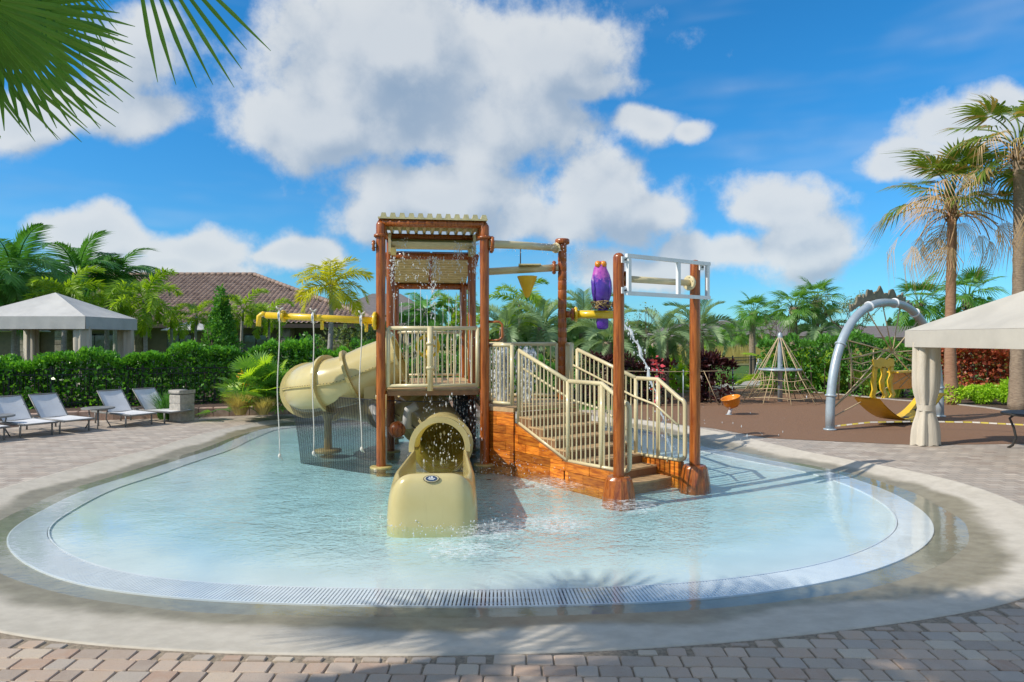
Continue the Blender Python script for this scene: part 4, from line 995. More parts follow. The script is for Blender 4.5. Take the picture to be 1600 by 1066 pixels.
# ================================================================== VEGETATION
def np_quads(name, V, mt):                        # V: (n,4,3) array of leaf quads, each its own island
    n = len(V); me = bpy.data.meshes.new(name); me.vertices.add(n*4); me.vertices.foreach_set('co', np.ascontiguousarray(V, dtype=np.float32).ravel())
    me.loops.add(n*4); me.loops.foreach_set('vertex_index', np.arange(n*4, dtype=np.int32))
    me.polygons.add(n); me.polygons.foreach_set('loop_start', np.arange(0, n*4, 4, dtype=np.int32)); me.polygons.foreach_set('loop_total', np.full(n, 4, np.int32))
    me.materials.append(mt); me.update(calc_edges=True); me.validate(); return me
def leafquads(pts, out, size, rs, aspect=.5, spread=.9, droop=0.):
    n = len(pts); d = out + rs.randn(n, 3)*spread; d[:, 2] -= droop; d /= np.linalg.norm(d, axis=1)[:, None]+1e-9
    a = np.cross(d, rs.randn(n, 3)); a /= np.linalg.norm(a, axis=1)[:, None]+1e-9
    s = (size*(.6+.8*rs.rand(n)))[:, None]; q = np.cross(d, a)*s*.12
    return np.stack([pts, pts+d*s*.5+a*s*aspect*.5+q, pts+d*s, pts+d*s*.5-a*s*aspect*.5+q], 1)
def blob_pts(c, r, n, rs, shell=.55):
    u = rs.randn(n, 3); u /= np.linalg.norm(u, axis=1)[:, None]; k = (shell+(1-shell)*rs.rand(n))**.6
    return np.array(c)+u*np.array(r)*k[:, None], u
def shrub(name, label, cat, base, size, n, leafsz, mt, seed, group=None, clumps=7, aspect=.5, stems=True, kind=None, conical=False):
    base = Vector(base); rs = np.random.RandomState(seed); t = thing(name, label, cat, base, 0, group); V = []
    for k in range(clumps):
        f = k/max(1, clumps-1); a = rs.rand()*6.28
        if conical: c = (0, 0, size[2]*(.15+.75*f)); r = np.array([size[0]*(1-f*.85)*.5, size[1]*(1-f*.85)*.5, size[2]*.18])
        else:
            rr_ = rs.rand()**.5*.55; c = (math.cos(a)*rr_*size[0]*.5, math.sin(a)*rr_*size[1]*.5, size[2]*(.30+.42*rs.rand())); r = np.array([size[0]*.30, size[1]*.30, size[2]*.30])*(.8+.4*rs.rand())
        p, u = blob_pts(c, r, n//clumps, rs); u[:, 2] += .25; V.append(leafquads(p, u, leafsz, rs, aspect))
    V = np.concatenate(V); V[:, :, 2] = np.maximum(V[:, :, 2], .01)
    new_obj('foliage', np_quads('foliage', V, mt), t)
    if stems:
        b = MB(); rr_ = random.Random(seed)
        for i in range(5):
            a = rr_.uniform(0, 6.28); b.tube([(math.cos(a)*.05, math.sin(a)*.05, -.02), (math.cos(a)*size[0]*.15, math.sin(a)*size[1]*.15, size[2]*.4), (math.cos(a)*size[0]*.25, math.sin(a)*size[1]*.25, size[2]*.65)], [.03*size[2], .02*size[2], .008], 5)
            if i == 0 and conical: b.tube([(0, 0, 0), (0, 0, size[2]*.9)], [.06, .015], 6)
        me = b.mesh('stem', mat=M['stem']); o = new_obj('stem', me, t); o['kind'] = 'stuff'
    return t
# ---- fronds (local: base at origin, growing along +X, upper side +Z)
def feather(L, n, ll, bend, seed, vee=.35, droop=.35, w_=.035, fwd=.75, plume=0.):
    r_ = random.Random(seed); b = MB(); N = 14; pts = []; p = Vector((0, 0, 0)); ang = 0.
    for i in range(N+1):
        pts.append((p.copy(), ang)); f = i/N; p = p+Vector((math.cos(ang), 0, math.sin(ang)))*(L/N); ang -= bend/N*(.35+1.3*f)
    b.tube([q for q, a in pts], [.022*L/2*(1-.9*i/N)+.003 for i in range(N+1)], 5)
    for i in range(n):
        f = .14+.85*(i+.5)/n; k = f*N; j = min(N-1, int(k)); q = pts[j][0].lerp(pts[j+1][0], k-j); a = pts[j][1]
        t = Vector((math.cos(a), 0, math.sin(a))); up = Vector((-math.sin(a), 0, math.cos(a)))
        s_ = ll*(.45+.75*math.sin(math.pi*min(1, f*.92+.08))**.7)*(1-.35*f)*r_.uniform(.88, 1.1)
        for sg in (-1, 1):
            pl_ = r_.uniform(-plume, plume) if plume else 0
            side = Vector((0, sg, 0)); vv = vee+r_.uniform(-.12, .12)
            d = (side*math.cos(pl_)+up*(vv+math.sin(pl_))+t*(fwd*(.5+f))).normalized()
            wv = (t-d*t.dot(d)).normalized()*w_*.5
            m1 = q+d*s_*.5; tip = q+d*s_+Vector((0, 0, -1))*s_*droop*r_.uniform(.6, 1.4)
            m1 = m1+Vector((0, 0, -1))*s_*droop*.18
            b.add([q-wv*.5, q+wv*.5, m1+wv, m1-wv, tip], [(0, 1, 2, 3), (3, 2, 4)])
    return b
def fan(pet, Rf, n, spread, seed, droop=.35, w_=None, split=.35, fold=.0, cup=.15, bend=.5):
    r_ = random.Random(seed); b = MB(); N = 8; pts = [Vector((pet*i/N, 0, pet*.10*math.sin(math.pi*i/N)-pet*bend*.25*(i/N)**2)) for i in range(N+1)]
    b.tube(pts, [.022*(1-.4*i/N)*max(.6, Rf) for i in range(N+1)], 5); h = pts[-1]; f0 = (pts[-1]-pts[-2]).normalized()
    for i in range(n):
        a = spread*(-.5+(i+.5)/n); ca, sa = math.cos(a), math.sin(a); Ls = Rf*(.78+.22*math.cos(a*.7))*r_.uniform(.9, 1.06)
        ww = (w_ or (spread*Rf/n*.62)); up = Vector((-f0.z, 0, f0.x))
        def at(s, dz=0): return h+(f0*ca+Vector((0, sa, 0)))*s+up*(cup*s*abs(math.sin(a))*.8+.18*s*math.cos(a)*.3)+Vector((0, 0, -1))*dz
        perp = (f0*(-sa)+Vector((0, ca, 0)))
        tw = up*r_.uniform(-.25, .25); dr = droop*r_.uniform(.6, 1.5)
        s1, s2, s3 = Ls*split, Ls*.72, Ls; w1 = ww*split*1.05; 
        c0, c1, c2, c3 = at(.02), at(s1), at(s2, dr*Ls*.12), at(s3, dr*Ls*.55)
        wv1 = (perp+tw*.3)*w1*.8; wv2 = (perp+tw)*ww*.34
        if fold:
            u_ = up*fold*ww
            b.add([c0, c1-wv1, c1+u_*.8, c1+wv1, c2-wv2, c2+u_*.5, c2+wv2, c3-wv2*.12, c3+wv2*.12], [(0, 1, 2), (0, 2, 3), (1, 4, 5, 2), (2, 5, 6, 3), (4, 7, 5), (5, 7, 8), (5, 8, 6)])
        else: b.add([c0, c1-wv1, c1+wv1, c2-wv2, c2+wv2, c3], [(0, 1, 2), (1, 3, 4, 2), (3, 5, 4)])
    return b
LIB = {}
def lib(key, gen, mt, k=4): LIB[key] = [gen(i).mesh('frond', mat=M[mt]) for i in range(k)]
lib('coco', lambda i: feather(1., 46, .30, 1.5+.25*i, i, .1, .55, .022, .7), 'coco')
lib('foxtail', lambda i: feather(1., 64, .22, 2.0+.25*i, 20+i, .2, .35, .026, .55, plume=.8), 'foxtail')
lib('yellow', lambda i: feather(1., 48, .30, 1.6+.2*i, 40+i, .25, .45, .026, .6, plume=.5), 'yellowpalm')
lib('pindo', lambda i: feather(1., 46, .28, 1.5+.25*i, 60+i, .75, .25, .018, .8), 'pindo')
lib('areca', lambda i: feather(1., 30, .30, 1.1+.25*i, 80+i, .4, .4, .036, .8), 'foxtail')
lib('coco_mid', lambda i: feather(1., 44, .28, 1.6+.2*i, 90+i, .2, .5, .024, .6), 'bushy')
lib('sabal', lambda i: fan(.55, .52, 26, R(250), i, .5+.12*i, cup=.3), 'fan')
lib('washy', lambda i: fan(.56, .46, 26, R(230), 10+i, .55+.2*i, cup=.25, split=.45), 'washy')
lib('washy_dead', lambda i: fan(.66, .40, 20, R(120), 30+i, 1.7+.3*i, w_=.018, split=.2, bend=1.2), 'dead')
lib('saw', lambda i: fan(.5, .42, 16, R(230), 50+i, .2, cup=.25, split=.3), 'lime')
lib('saw_green', lambda i: fan(.5, .42, 16, R(230), 55+i, .2, cup=.25, split=.3), 'fan')
def palm(name, label, base, top, kind, scale, n, seed, trunk='bark_grey', r0=.12, r1=.08, group=None, pitch=(78, -30), shaft=False, dead=0, ringed=True, boots=False):
    base, top = Vector(base), Vector(top); t = thing(name, label, 'palm tree', base, 0, group); r_ = random.Random(seed)
    if trunk:
        b = MB(); N = 30; pts = []; rs = []
        for i in range(N+1):
            f = i/N; c = base.lerp(top, f); c.x += .12*math.sin(f*2.2+seed)*(1-f)*f*2; pts.append(c-base-Vector((0, 0, .03 if i == 0 else 0)))
            rs.append((r0*(1-f)+r1*f)*(1+(.45*(1-f)**8))*(1.+(.07 if i % 2 else 0)*ringed))
        b.tube(pts, rs, 10); new_obj('trunk', b.mesh('trunk', mat=M[trunk]), t)
    loc = top-base
    if boots:                                     # old leaf bases under the crown
        b = MB()
        for i in range(26):
            a = i*2.4; z = loc.z-.75+.7*i/26; q = Vector((loc.x+math.cos(a)*r1, loc.y+math.sin(a)*r1, z)); b.tube([q, q+Vector((math.cos(a)*.10, math.sin(a)*.10, .16))], [.035, .018], 4)
        o = new_obj('leaf_bases', b.mesh('leaf_bases', mat=M['bark']), t); o['kind'] = 'stuff'
    if shaft: new_obj('crownshaft', MB().tube([loc-Vector((0, 0, .35*scale)), loc-Vector((0, 0, .15*scale)), loc+Vector((0, 0, .08))], [r1*1.15, r1*1.3, r1*.5], 10).mesh('crownshaft', mat=M['foxtail']), t)
    for i in range(n):
        f = (i+.5)/n; az = i*2.39996+r_.uniform(-.25, .25); p_ = R(pitch[0]+(pitch[1]-pitch[0])*f**.9+r_.uniform(-8, 8)); o = new_obj('frond', r_.choice(LIB[kind]), t)
        o.location = loc+Vector((math.cos(az), math.sin(az), 0))*r1*.6+Vector((0, 0, .05-.12*f)); o.rotation_euler = (r_.uniform(-.35, .35), -p_, az); s = scale*r_.uniform(.86, 1.1); o.scale = (s, s, s)
    for i in range(dead):
        az = i*2.39996+1+r_.uniform(-.4, .4); p_ = R(r_.uniform(-40, 40)); o = new_obj('dead_frond', r_.choice(LIB['washy_dead']), t)
        o.location = loc+Vector((math.cos(az)*r1, math.sin(az)*r1, -.25-.35*r_.random())); o.rotation_euler = (r_.uniform(-.5, .5), -p_, az); s = scale*r_.uniform(.7, 1.15); o.scale = (s, s, s)
    return t
def qpalm(label, kind, px, py, z, scale, n, seed, base_h=.1, **k):
    top = Q(px, py, z); bx_ = k.pop('dx', 0.); return palm(k.pop('name', 'feather_palm'), label, (top.x+bx_, top.y, base_h), top, kind, scale, n, seed, **k)
grpL = 'palms in front of the clubhouse'
qpalm('dark coconut-like palm at the far left edge above the grey cabana', 'coco', 22, 428, 30, 2.9, 16, 1, r0=.16, r1=.11, group=grpL)
qpalm('dark palm with upright arching fronds just right of the leftmost one', 'coco', 122, 432, 34, 2.9, 13, 2, r0=.15, r1=.1, group=grpL, pitch=(85, -5))
qpalm('dark palm leaning fronds right over the left end of the tile roof', 'coco', 182, 436, 36, 2.8, 13, 3, r0=.15, r1=.1, group=grpL, pitch=(80, -10))
qpalm('dark palm cut by the left edge behind the cabana roof', 'coco', -28, 445, 28, 2.6, 14, 4, r0=.15, r1=.1, group=grpL)
qpalm('bright bottlebrush palm rising right behind the cabana peak', 'foxtail', 100, 464, 29, 2.0, 10, 5, shaft=True, group=grpL, pitch=(75, 0))
qpalm('bright bottlebrush palm above the right slope of the grey cabana', 'foxtail', 165, 478, 31, 2.0, 9, 6, shaft=True, group=grpL, pitch=(75, -5))
qpalm('bright bottlebrush palm with pale slim trunk right of the grey cabana', 'foxtail', 225, 466, 30, 2.2, 11, 7, shaft=True, r0=.10, r1=.07, group=grpL, pitch=(80, -25))
qpalm('bottlebrush palm with drooping yellowish fronds behind the pale trunk', 'foxtail', 268, 496, 32, 1.5, 7, 8, shaft=True, r0=.08, r1=.06, group=grpL, pitch=(65, -40))
qpalm('small slim palm left of the pointed green tree', 'foxtail', 307, 494, 31, 1.25, 9, 9, shaft=True, r0=.07, r1=.05, group=grpL)
qpalm('small slim palm right of the pointed green tree', 'foxtail', 379, 484, 30, 1.45, 10, 10, shaft=True, r0=.08, r1=.05, group=grpL)
qpalm('small slim palm behind the tip of the yellow spray boom', 'foxtail', 420, 494, 31, 1.4, 9, 11, shaft=True, r0=.08, r1=.05, group=grpL)
qpalm('golden yellow feather palm above the right end of the tile roof', 'yellow', 517, 446, 26, 1.75, 13, 12, r0=.12, r1=.075, group=grpL, pitch=(82, -15), dx=-.1)
grpM = 'palms behind the play tower'
for i, (px, py, z, s, n, lab) in enumerate([(664, 488, 28, 1.55, 12, 'green feather palm seen through the tower, left of its middle post'), (708, 482, 29.5, 1.5, 11, 'green feather palm seen through the tower, right of its middle post'),
        (738, 508, 27, 1.3, 10, 'short green palm seen through the tower beside its right posts'), (628, 512, 27.5, 1.3, 10, 'short green palm seen through the tower beside its left posts'), (812, 474, 27, 1.7, 11, 'tall green bottlebrush palm under the yellow tipping cone')]):
    qpalm(lab, 'coco_mid' if i in (0, 3) else 'foxtail', px, py, z, s, n, 20+i, r0=.1, r1=.07, group=grpM)
for i, (px, py, z, s, n, lab) in enumerate([(788, 512, 24.5, 1.5, 15, 'silvery arching palm right of the tower front post'), (846, 512, 25.5, 1.75, 18, 'silvery arching palm left of the banded brown post'),
        (912, 500, 26.5, 1.9, 20, 'silvery arching palm behind the parrot figure'), (948, 534, 24, 1.6, 18, 'low silvery palm behind the left gate post'), (1036, 524, 26, 1.6, 18, 'silvery palm between the two brown gate posts'),
        (1092, 514, 27, 1.6, 18, 'silvery palm behind the right brown gate post'), (1280, 516, 33, 1.7, 16, 'silvery palm left of the blue arch climber'), (1322, 530, 35, 1.3, 14, 'silvery palm close behind the left leg of the arch climber')]):
    qpalm(lab, 'pindo', px, py, z, s, n, 40+i, trunk='bark', r0=.2, r1=.16, group='silvery palms behind the pool', pitch=(82, -38))
grpS = 'cabbage palms beyond the playground'
for i, (px, py, z, s, n, dd, lab) in enumerate([(1177, 488, 40, 1.15, 26, 0, 'stout fan palm standing alone by the black gate'), (1147, 523, 74, 1.7, 22, 0, 'left one of the far pair of fan palms past the gate'), (1160, 521, 76, 1.7, 22, 0, 'right one of the far pair of fan palms past the gate'),
        (1191, 518, 80, 1.6, 20, 0, 'single far fan palm with pale trunk right of the stout one'), (1118, 531, 70, 1.5, 20, 0, 'far fan palm half behind the right gate post'), (1241, 480, 33, 1.1, 22, 0, 'fan palm above the top of the rope pyramid, left of two'), (1276, 470, 34, 1.2, 22, 0, 'taller fan palm right of the rope pyramid'),
        (1437, 474, 35, 1.5, 20, 0, 'fan palm rising behind the serrated top of the arch climber'), (1513, 462, 33, 1.45, 20, 0, 'short fan palm between the two tall ragged palms'), (1558, 500, 36, 1.3, 18, 0, 'low fan palm peeking over the right cabana roof')]):
    qpalm(lab, 'sabal', px, py, z, s*1.05, n, 60+i, name='fan_palm', trunk='bark', r0=.19, r1=.17, group=grpS, boots=z < 45, pitch=(85, -35))
qpalm('tall ragged palm with a red trunk and hanging dead fronds', 'washy', 1487, 312, 23, 2.15, 16, 80, name='tall_fan_palm', trunk='bark_red', r0=.17, r1=.13, pitch=(85, 0), dead=24, boots=True)
qpalm('tallest ragged palm, cut by the right edge, with hanging dead fronds', 'washy', 1592, 230, 21, 2.3, 18, 81, name='tall_fan_palm', trunk='bark', r0=.20, r1=.16, pitch=(85, -20), dead=14, boots=True)
# near palm over the camera's left shoulder and its neighbour: only leaves and shade reach the picture
LIB['near'] = [fan(.95, .95, 46, R(285), 70+i, .30+.15*i, split=.40, fold=.22, cup=.2).mesh('frond', mat=M['fan_near']) for i in range(3)]
LIB['near_thin'] = [fan(.95, 1.1, 8, R(52), 79, .12, w_=.045, split=.3, fold=.25, cup=.1).mesh('frond', mat=M['fan_near'])]
np1 = palm('near_fan_palm', 'green fan palm whose big leaves hang into the top left corner', (-3.9, 1.9, .1), (-3.75, 2.2, 5.0), 'near', 1., 17, 90, trunk='bark', r0=.2, r1=.17, boots=True, pitch=(80, 2))
def lay(o, hub, fwd, nrm, s, root):
    fwd = Vector(fwd).normalized(); nrm = Vector(nrm); nrm = (nrm-fwd*nrm.dot(fwd)).normalized(); y_ = nrm.cross(fwd)
    m = Matrix((fwd, y_, nrm)).transposed().to_4x4(); org = Vector(hub)-fwd*.95*s; o.matrix_local = Matrix.Translation(org-Vector(root.location)) @ m @ Matrix.Scale(s, 4)
for k, (hub, fwd, nrm, s) in enumerate([(Q(0, 5, 3.5), (.62, .1, -.75), (.25, -1, .1), .63), (Q(-70, -15, 3.3), (.12, .1, -1), (-.2, -1, .0), .74), (Q(190, -150, 3.5), (.45, .05, -.9), (.1, -1, .1), .80), (Q(40, -110, 3.6), (.65, .2, -.5), (.2, -.5, .9), .62)]):
    o = new_obj('frond', LIB['near_thin'][0] if k == 2 else LIB['near'][k % 3], np1); lay(o, hub, fwd, nrm, s, np1)
np2 = palm('near_fan_palm', 'fan palm standing outside the frame that shades the near right pavers', (-3.6, 1.4, .1), (-3.4, 1.7, 5.9), 'near', 1.05, 18, 91, trunk='bark', r0=.2, r1=.17, pitch=(80, -5))

np3 = palm('near_fan_palm', 'fan palm standing outside the frame that shades the near left pavers', (-5.8, 2.3, .1), (-5.7, 2.5, 5.0), 'near', 1., 17, 92, trunk='bark', r0=.2, r1=.17, pitch=(80, 0))
# ---- hedge, shrubs and beds
def row_foliage(name, label, cat, pts, width, hts, n, sz, mt, seed, z0=.12, aspect=.5, posts=True, bot=.0):
    """continuous hedge following a polyline"""
    rs = np.random.RandomState(seed); base = Vector((pts[0][0], pts[0][1], .1)); t = thing(name, label, cat, base)
    P_ = np.array(pts, float); seg_ = P_[1:]-P_[:-1]; L_ = np.hypot(seg_[:, 0], seg_[:, 1]); cu = np.concatenate([[0], np.cumsum(L_)])
    s = rs.rand(n)*cu[-1]; i = np.clip(np.searchsorted(cu, s)-1, 0, len(L_)-1); f = (s-cu[i])/L_[i]; c = P_[i]+seg_[i]*f[:, None]; nn = np.stack([seg_[i][:, 1], -seg_[i][:, 0]], 1)/L_[i][:, None]
    H = np.interp(s, cu, np.interp(np.arange(len(P_)), np.arange(len(hts)), hts))+.14*np.sin(s*2.1)+.09*np.sin(s*5.3+1)+.06*np.sin(s*11.)
    # shell sampling: front face, top, some inside
    u = rs.rand(n); lat = np.where(u < .55, -1+.30*rs.rand(n), np.where(u < .85, rs.uniform(-1, 1, n), rs.uniform(-.6, 1, n)))
    h = np.where(u < .55, rs.rand(n)**.8, np.where(u < .85, 1-.10*rs.rand(n), rs.rand(n)))
    lump_ = 1+.16*np.sin(s*2.3+h*4)+.12*np.sin(s*5.7+h*9+2)
    wl_ = width*.5*(1-.25*np.clip(h-.7, 0, 1))*lump_
    p = np.stack([c[:, 0]-nn[:, 0]*lat*wl_*-1, c[:, 1]-nn[:, 1]*lat*wl_*-1, z0+bot+h*(H-bot)], 1)
    outv = np.stack([nn[:, 0]*lat, nn[:, 1]*lat, .3+.9*(h > .85)], 1)
    V = leafquads(p, outv, sz, rs, aspect, .8)-np.array(base); new_obj('foliage', np_quads('foliage', V, mt), t)
    b = MB(); rr_ = random.Random(seed)
    for k in range(int(cu[-1]/.45)):
        s_ = (k+.5)*.45; j = min(len(L_)-1, int(np.searchsorted(cu, s_)-1)); q = P_[j]+seg_[j]*((s_-cu[j])/L_[j]); hh = float(np.interp(s_, cu, np.interp(np.arange(len(P_)), np.arange(len(hts)), hts)))
        b.tube([(q[0]-base.x, q[1]-base.y, 0), (q[0]-base.x+rr_.uniform(-.1, .1), q[1]-base.y, hh*.7)], [.03, .012], 5)
    o = new_obj('stems', b.mesh('stems', mat=M['stem']), t); o['kind'] = 'stuff'
    return t
row_foliage('hedge', 'long glossy green hedge behind the row of loungers', 'hedge', [(-19.5, 19.0), (-16.2, 19.6), (-13.5, 20.2), (-11.2, 20.9), (-9.6, 21.6), (-7.4, 22.4), (-5.4, 23.0)], 1.3, [1.6, 1.55, 1.6, 1.75, 1.85, 1.95, 1.8], 40000, .135, M['hedge'], 3)
row_foliage('hedge', 'dark green shrub row at the back of the bed behind the tower', 'hedge', [(-6., 25.5), (-1, 26.), (3.2, 26.5), (6.2, 27.2)], 1.8, [1.9, 2.2, 2.1, 1.7], 9000, .18, M['bushy'], 5)
row_foliage('hedge', 'copper red leafy hedge left of the right cabana table', 'hedge', [(16.2, 25.8), (17.8, 25.4), (19.8, 24.8), (22.5, 24)], 1.4, [1.75, 1.9, 1.95, 1.9], 15000, .14, M['red'], 6, aspect=.7)
row_foliage('hedge', 'dark wine-red shrubs along the bed between the gate posts', 'hedge', [(2.5, 22.6), (4.2, 23.2), (5.5, 23.6)], 1.1, [1.5, 1.45, 1.4], 3600, .16, M['wine'], 7, aspect=.35)
row_foliage('hedge', 'dark wine-red shrub clump right of the right gate post', 'hedge', [(6.6, 23.2), (7.4, 23.7)], 1.2, [1.55, 1.2], 2200, .18, M['wine'], 8, aspect=.35)
row_foliage('hedge', 'green shrub bank on the far side of the rope pyramid', 'hedge', [(10.2, 28.2), (12.5, 27.2), (15.4, 25.6)], 1.8, [1.9, 2.3, 2.0], 6500, .17, M['bushy'], 9)
row_foliage('hedge', 'low green shrubs behind the slide turn', 'hedge', [(-6.5, 22.6), (-4.5, 22.8), (-2., 23), (1.5, 22.6)], 1.2, [1.5, 1.3, 1.6, 1.5], 5200, .16, M['bushy'], 10)
shrub('pointed_tree', 'pointed dense green tree in front of the tile roof', 'tree', Q(345, 460, 29)*Vector((1, 1, 0))+Vector((0, 0, .1)) if False else (Q(345, 460, 29).x, 29, .1), (2.4, 2.4, 4.15), 3600, .17, M['bushy'], 21, clumps=11, conical=True)
shrub('round_tree', 'rounded green tree left of the tower above the slide', 'tree', (Q(560, 500, 27).x, 27, .1), (2.8, 2.2, 3.0), 3400, .17, M['olive'], 22, clumps=9)
shrub('bush', 'mid green bush between the golden palm and the hanging ropes', 'bush', (Q(480, 520, 27).x, 27, .1), (2.2, 1.8, 2.5), 2600, .15, M['bushy'], 23, clumps=8)
def bare(label, px, py, z, n, seed, leafy=200):
    top = Q(px, py, z); base = Vector((top.x, top.y, .1)); t = thing('bare_tree', label, 'tree', base); b = MB(); r_ = random.Random(seed); H = top.z-.1; ends = []
    def grow(p, d, L, r, lv):
        q = p+d*L; b.tube([p, (p+q)/2+Vector((r_.uniform(-.04, .04), r_.uniform(-.04, .04), 0)), q], [r, r*.85, r*.65], 4 if lv > 1 else 6)
        if lv >= 4: ends.append(q); return
        for _ in range(3 if lv < 3 else 2):
            dd_ = (d+Vector((r_.gauss(0, .5), r_.gauss(0, .5), r_.uniform(-.1, .4)))).normalized(); grow(q, dd_, L*r_.uniform(.55, .8), r*.6, lv+1)
    grow(Vector((0, 0, 0)), Vector((0, 0, 1)), H*.38, .05, 0); new_obj('trunk', b.mesh('trunk', mat=M['stem']), t)
    rs = np.random.RandomState(seed); e = np.array([ends[i % len(ends)] for i in range(leafy)])+rs.randn(leafy, 3)*.12; new_obj('foliage', np_quads('foliage', leafquads(e, rs.randn(leafy, 3), .09, rs), M['olive']), t)
bare('nearly leafless shrubby tree between the gate posts behind the stream', 1008, 478, 25, 0, 3)
bare('open small-leaved tree left of the arch climber top', 1332, 462, 32, 0, 6, 1500)
bare('twiggy small tree between the stout fan palm and the rope pyramid', 1213, 490, 34, 0, 4, 60)
# clumping fan shrubs and feather clumps
def clump(name, label, base, kind, n, scale, seed, cat='shrub', dead=0, group=None, pitch=(85, 5), alt=None, sp=.18, up=.35):
    t = thing(name, label, cat, base, 0, group); r_ = random.Random(seed)
    for i in range(n):
        az = i*2.4+r_.uniform(-.3, .3); f = (i+.5)/n; o = new_obj('frond', r_.choice(LIB[kind if not alt or r_.random() < .72 else alt]), t); hh_ = r_.random(); o.location = (max(-1, min(1, r_.gauss(0, sp)))*scale*(1-.5*hh_), max(-.8, min(.8, r_.gauss(0, sp)))*scale*(1-.5*hh_), hh_*up*scale*(1-f*.6)+.02)
        o.rotation_euler = (r_.uniform(-.4, .4), -R(pitch[0]+(pitch[1]-pitch[0])*f+r_.uniform(-8, 8)), az); s = scale*r_.uniform(.8, 1.15); o.scale = (s, s, s)
    return t
clump('fan_shrub', 'big yellow-green fan-leaved shrub at the end of the hedge', P(392, 648, .3)+Vector((0, .8, 0)), 'saw_green', 120, .98, 5, alt='saw', pitch=(90, 12), sp=.5, up=1.0)
clump('fan_shrub', 'smaller dark fan-leaved shrub at the right foot of the yellow-green one', P(432, 646, .3)+Vector((0, .5, 0)), 'saw_green', 18, 1.0, 6, pitch=(80, 0))
clump('feather_shrub', 'lime feathery shrub just left of the right gate post', P(1062, 612, .1)+Vector((0, .8, 0)), 'areca', 22, 1.75, 7)
clump('feather_shrub', 'lime feathery shrub right of the right gate post', P(1108, 607, .1)+Vector((-.6, 1.2, 0)), 'areca', 16, 1.3, 8)
clump('feather_shrub', 'green feathery shrub right of the rope pyramid mast', P(1268, 612, .1)+Vector((0, 2.0, 0)), 'areca', 24, 1.9, 9)
clump('feather_shrub', 'green feathery shrub behind the left leg of the arch climber', P(1322, 618, .1)+Vector((0, 2.0, 0)), 'areca', 22, 1.7, 10)
clump('fan_shrub', 'green spiky shrub low behind the arch climber ropes', P(1405, 622, .1)+Vector((0, 2.4, 0)), 'saw_green', 24, 1.2, 11)
def tuft(name, label, base, n, h, mt, seed, spread=.5, cat='grass', group=None):
    rs = np.random.RandomState(seed); a = rs.rand(n)*6.28; r0 = rs.rand(n)*.22*h; p = np.stack([np.cos(a)*r0, np.sin(a)*r0, np.zeros(n)], 1); d = np.stack([np.cos(a)*spread*rs.rand(n), np.sin(a)*spread*rs.rand(n), np.ones(n)], 1); d /= np.linalg.norm(d, axis=1)[:, None]
    L_ = (h*(.6+.5*rs.rand(n)))[:, None]; s_ = np.stack([-np.sin(a), np.cos(a), np.zeros(n)], 1)*.012*h; mid = p+d*L_*.6; tip = p+d*L_+np.stack([np.cos(a)*.35*h*rs.rand(n), np.sin(a)*.35*h*rs.rand(n), -.12*h*rs.rand(n)], 1)
    V = np.concatenate([np.stack([p-s_, p+s_, mid+s_, mid-s_], 1), np.stack([mid-s_, mid+s_, tip+s_*.2, tip-s_*.2], 1)])
    o = new_obj(name, np_quads(name, V, M[mt])); o.location = base; tag(o, label, cat, group); return o
tuft('dry_grass', 'brown dead grass skirt below the yellow-green fan shrub', P(368, 650, .3)+Vector((0, .3, 0)), 900, .62, 'drygrass', 1, .8)
tuft('dry_grass', 'brown dry tuft at the right foot of the yellow-green fan shrub', P(405, 650, .3)+Vector((0, .3, 0)), 700, .5, 'drygrass', 2, .9)
for i, (px, py, h, mt, lab) in enumerate([(1262, 607, 1.2, 'grass', 'yellowish grass tuft right of the rope pyramid foot'), (1300, 613, 1.1, 'grass', 'yellowish grass tuft left of the arch climber leg'), (1345, 618, 1.2, 'grass', 'grass tuft seen through the left side of the arch climber'), (1385, 622, 1.1, 'grass', 'grass tuft behind the yellow leg-shaped panel'), (1425, 626, 1.0, 'grass', 'grass tuft behind the yellow bench of the climber'),
        (1148, 604, .6, 'bushy', 'small dark green tuft left of the black gate'), (250, 657, .8, 'bushy', 'green strappy tuft between the third and fourth loungers'), (1000, 612, .9, 'grass', 'pale green tuft where the poured stream lands')]):
    tuft('grass_tuft', lab, P(px, py, .1)+Vector((0, 1.2 if i < 5 else .3, 0)), 420, h, mt, 30+i, .55)
for i, (px, py, s, lab) in enumerate([(1492, 612, .95, 'round lime shrub right of the cabana curtain, farther back'), (1490, 632, .72, 'round lime shrub close right of the cabana curtain'), (1521, 627, .62, 'small lime shrub at the left foot of the red hedge'), (1538, 632, .72, 'lime shrub in the middle in front of the red hedge'), (1584, 634, 1.0, 'largest lime shrub before the red hedge'), (1612, 640, .9, 'lime shrub cut by the right edge')]):
    shrub('lime_shrub', lab, 'shrub', P(px, py, .1), (s*1.1, s*1.0, s*.95), 1700, .10, M['lime'], 50+i, 'lime shrubs in the right bed', clumps=8)
shrub('pink_shrub', 'shrub with bright pink-red leaves between the gate posts', 'shrub', (Q(1024, 555, 23).x, 22.4, .1), (.4, .4, 1.7), 36, .2, M['pink'], 61, clumps=3)
shrub('orange_flower', 'orange dead leaf rosette in the yellow-green fan shrub', 'plant', P(386, 648, .1)+Vector((0, -.45, .75)), (.5, .4, .42), 70, .26, M['orange'], 62, clumps=2, stems=False)
shrub('red_bush', 'small dark red bush above the slide bend', 'bush', (Q(495, 555, 24).x, 24, .1), (1.3, 1., 1.9), 700, .16, M['wine'], 63, clumps=4)
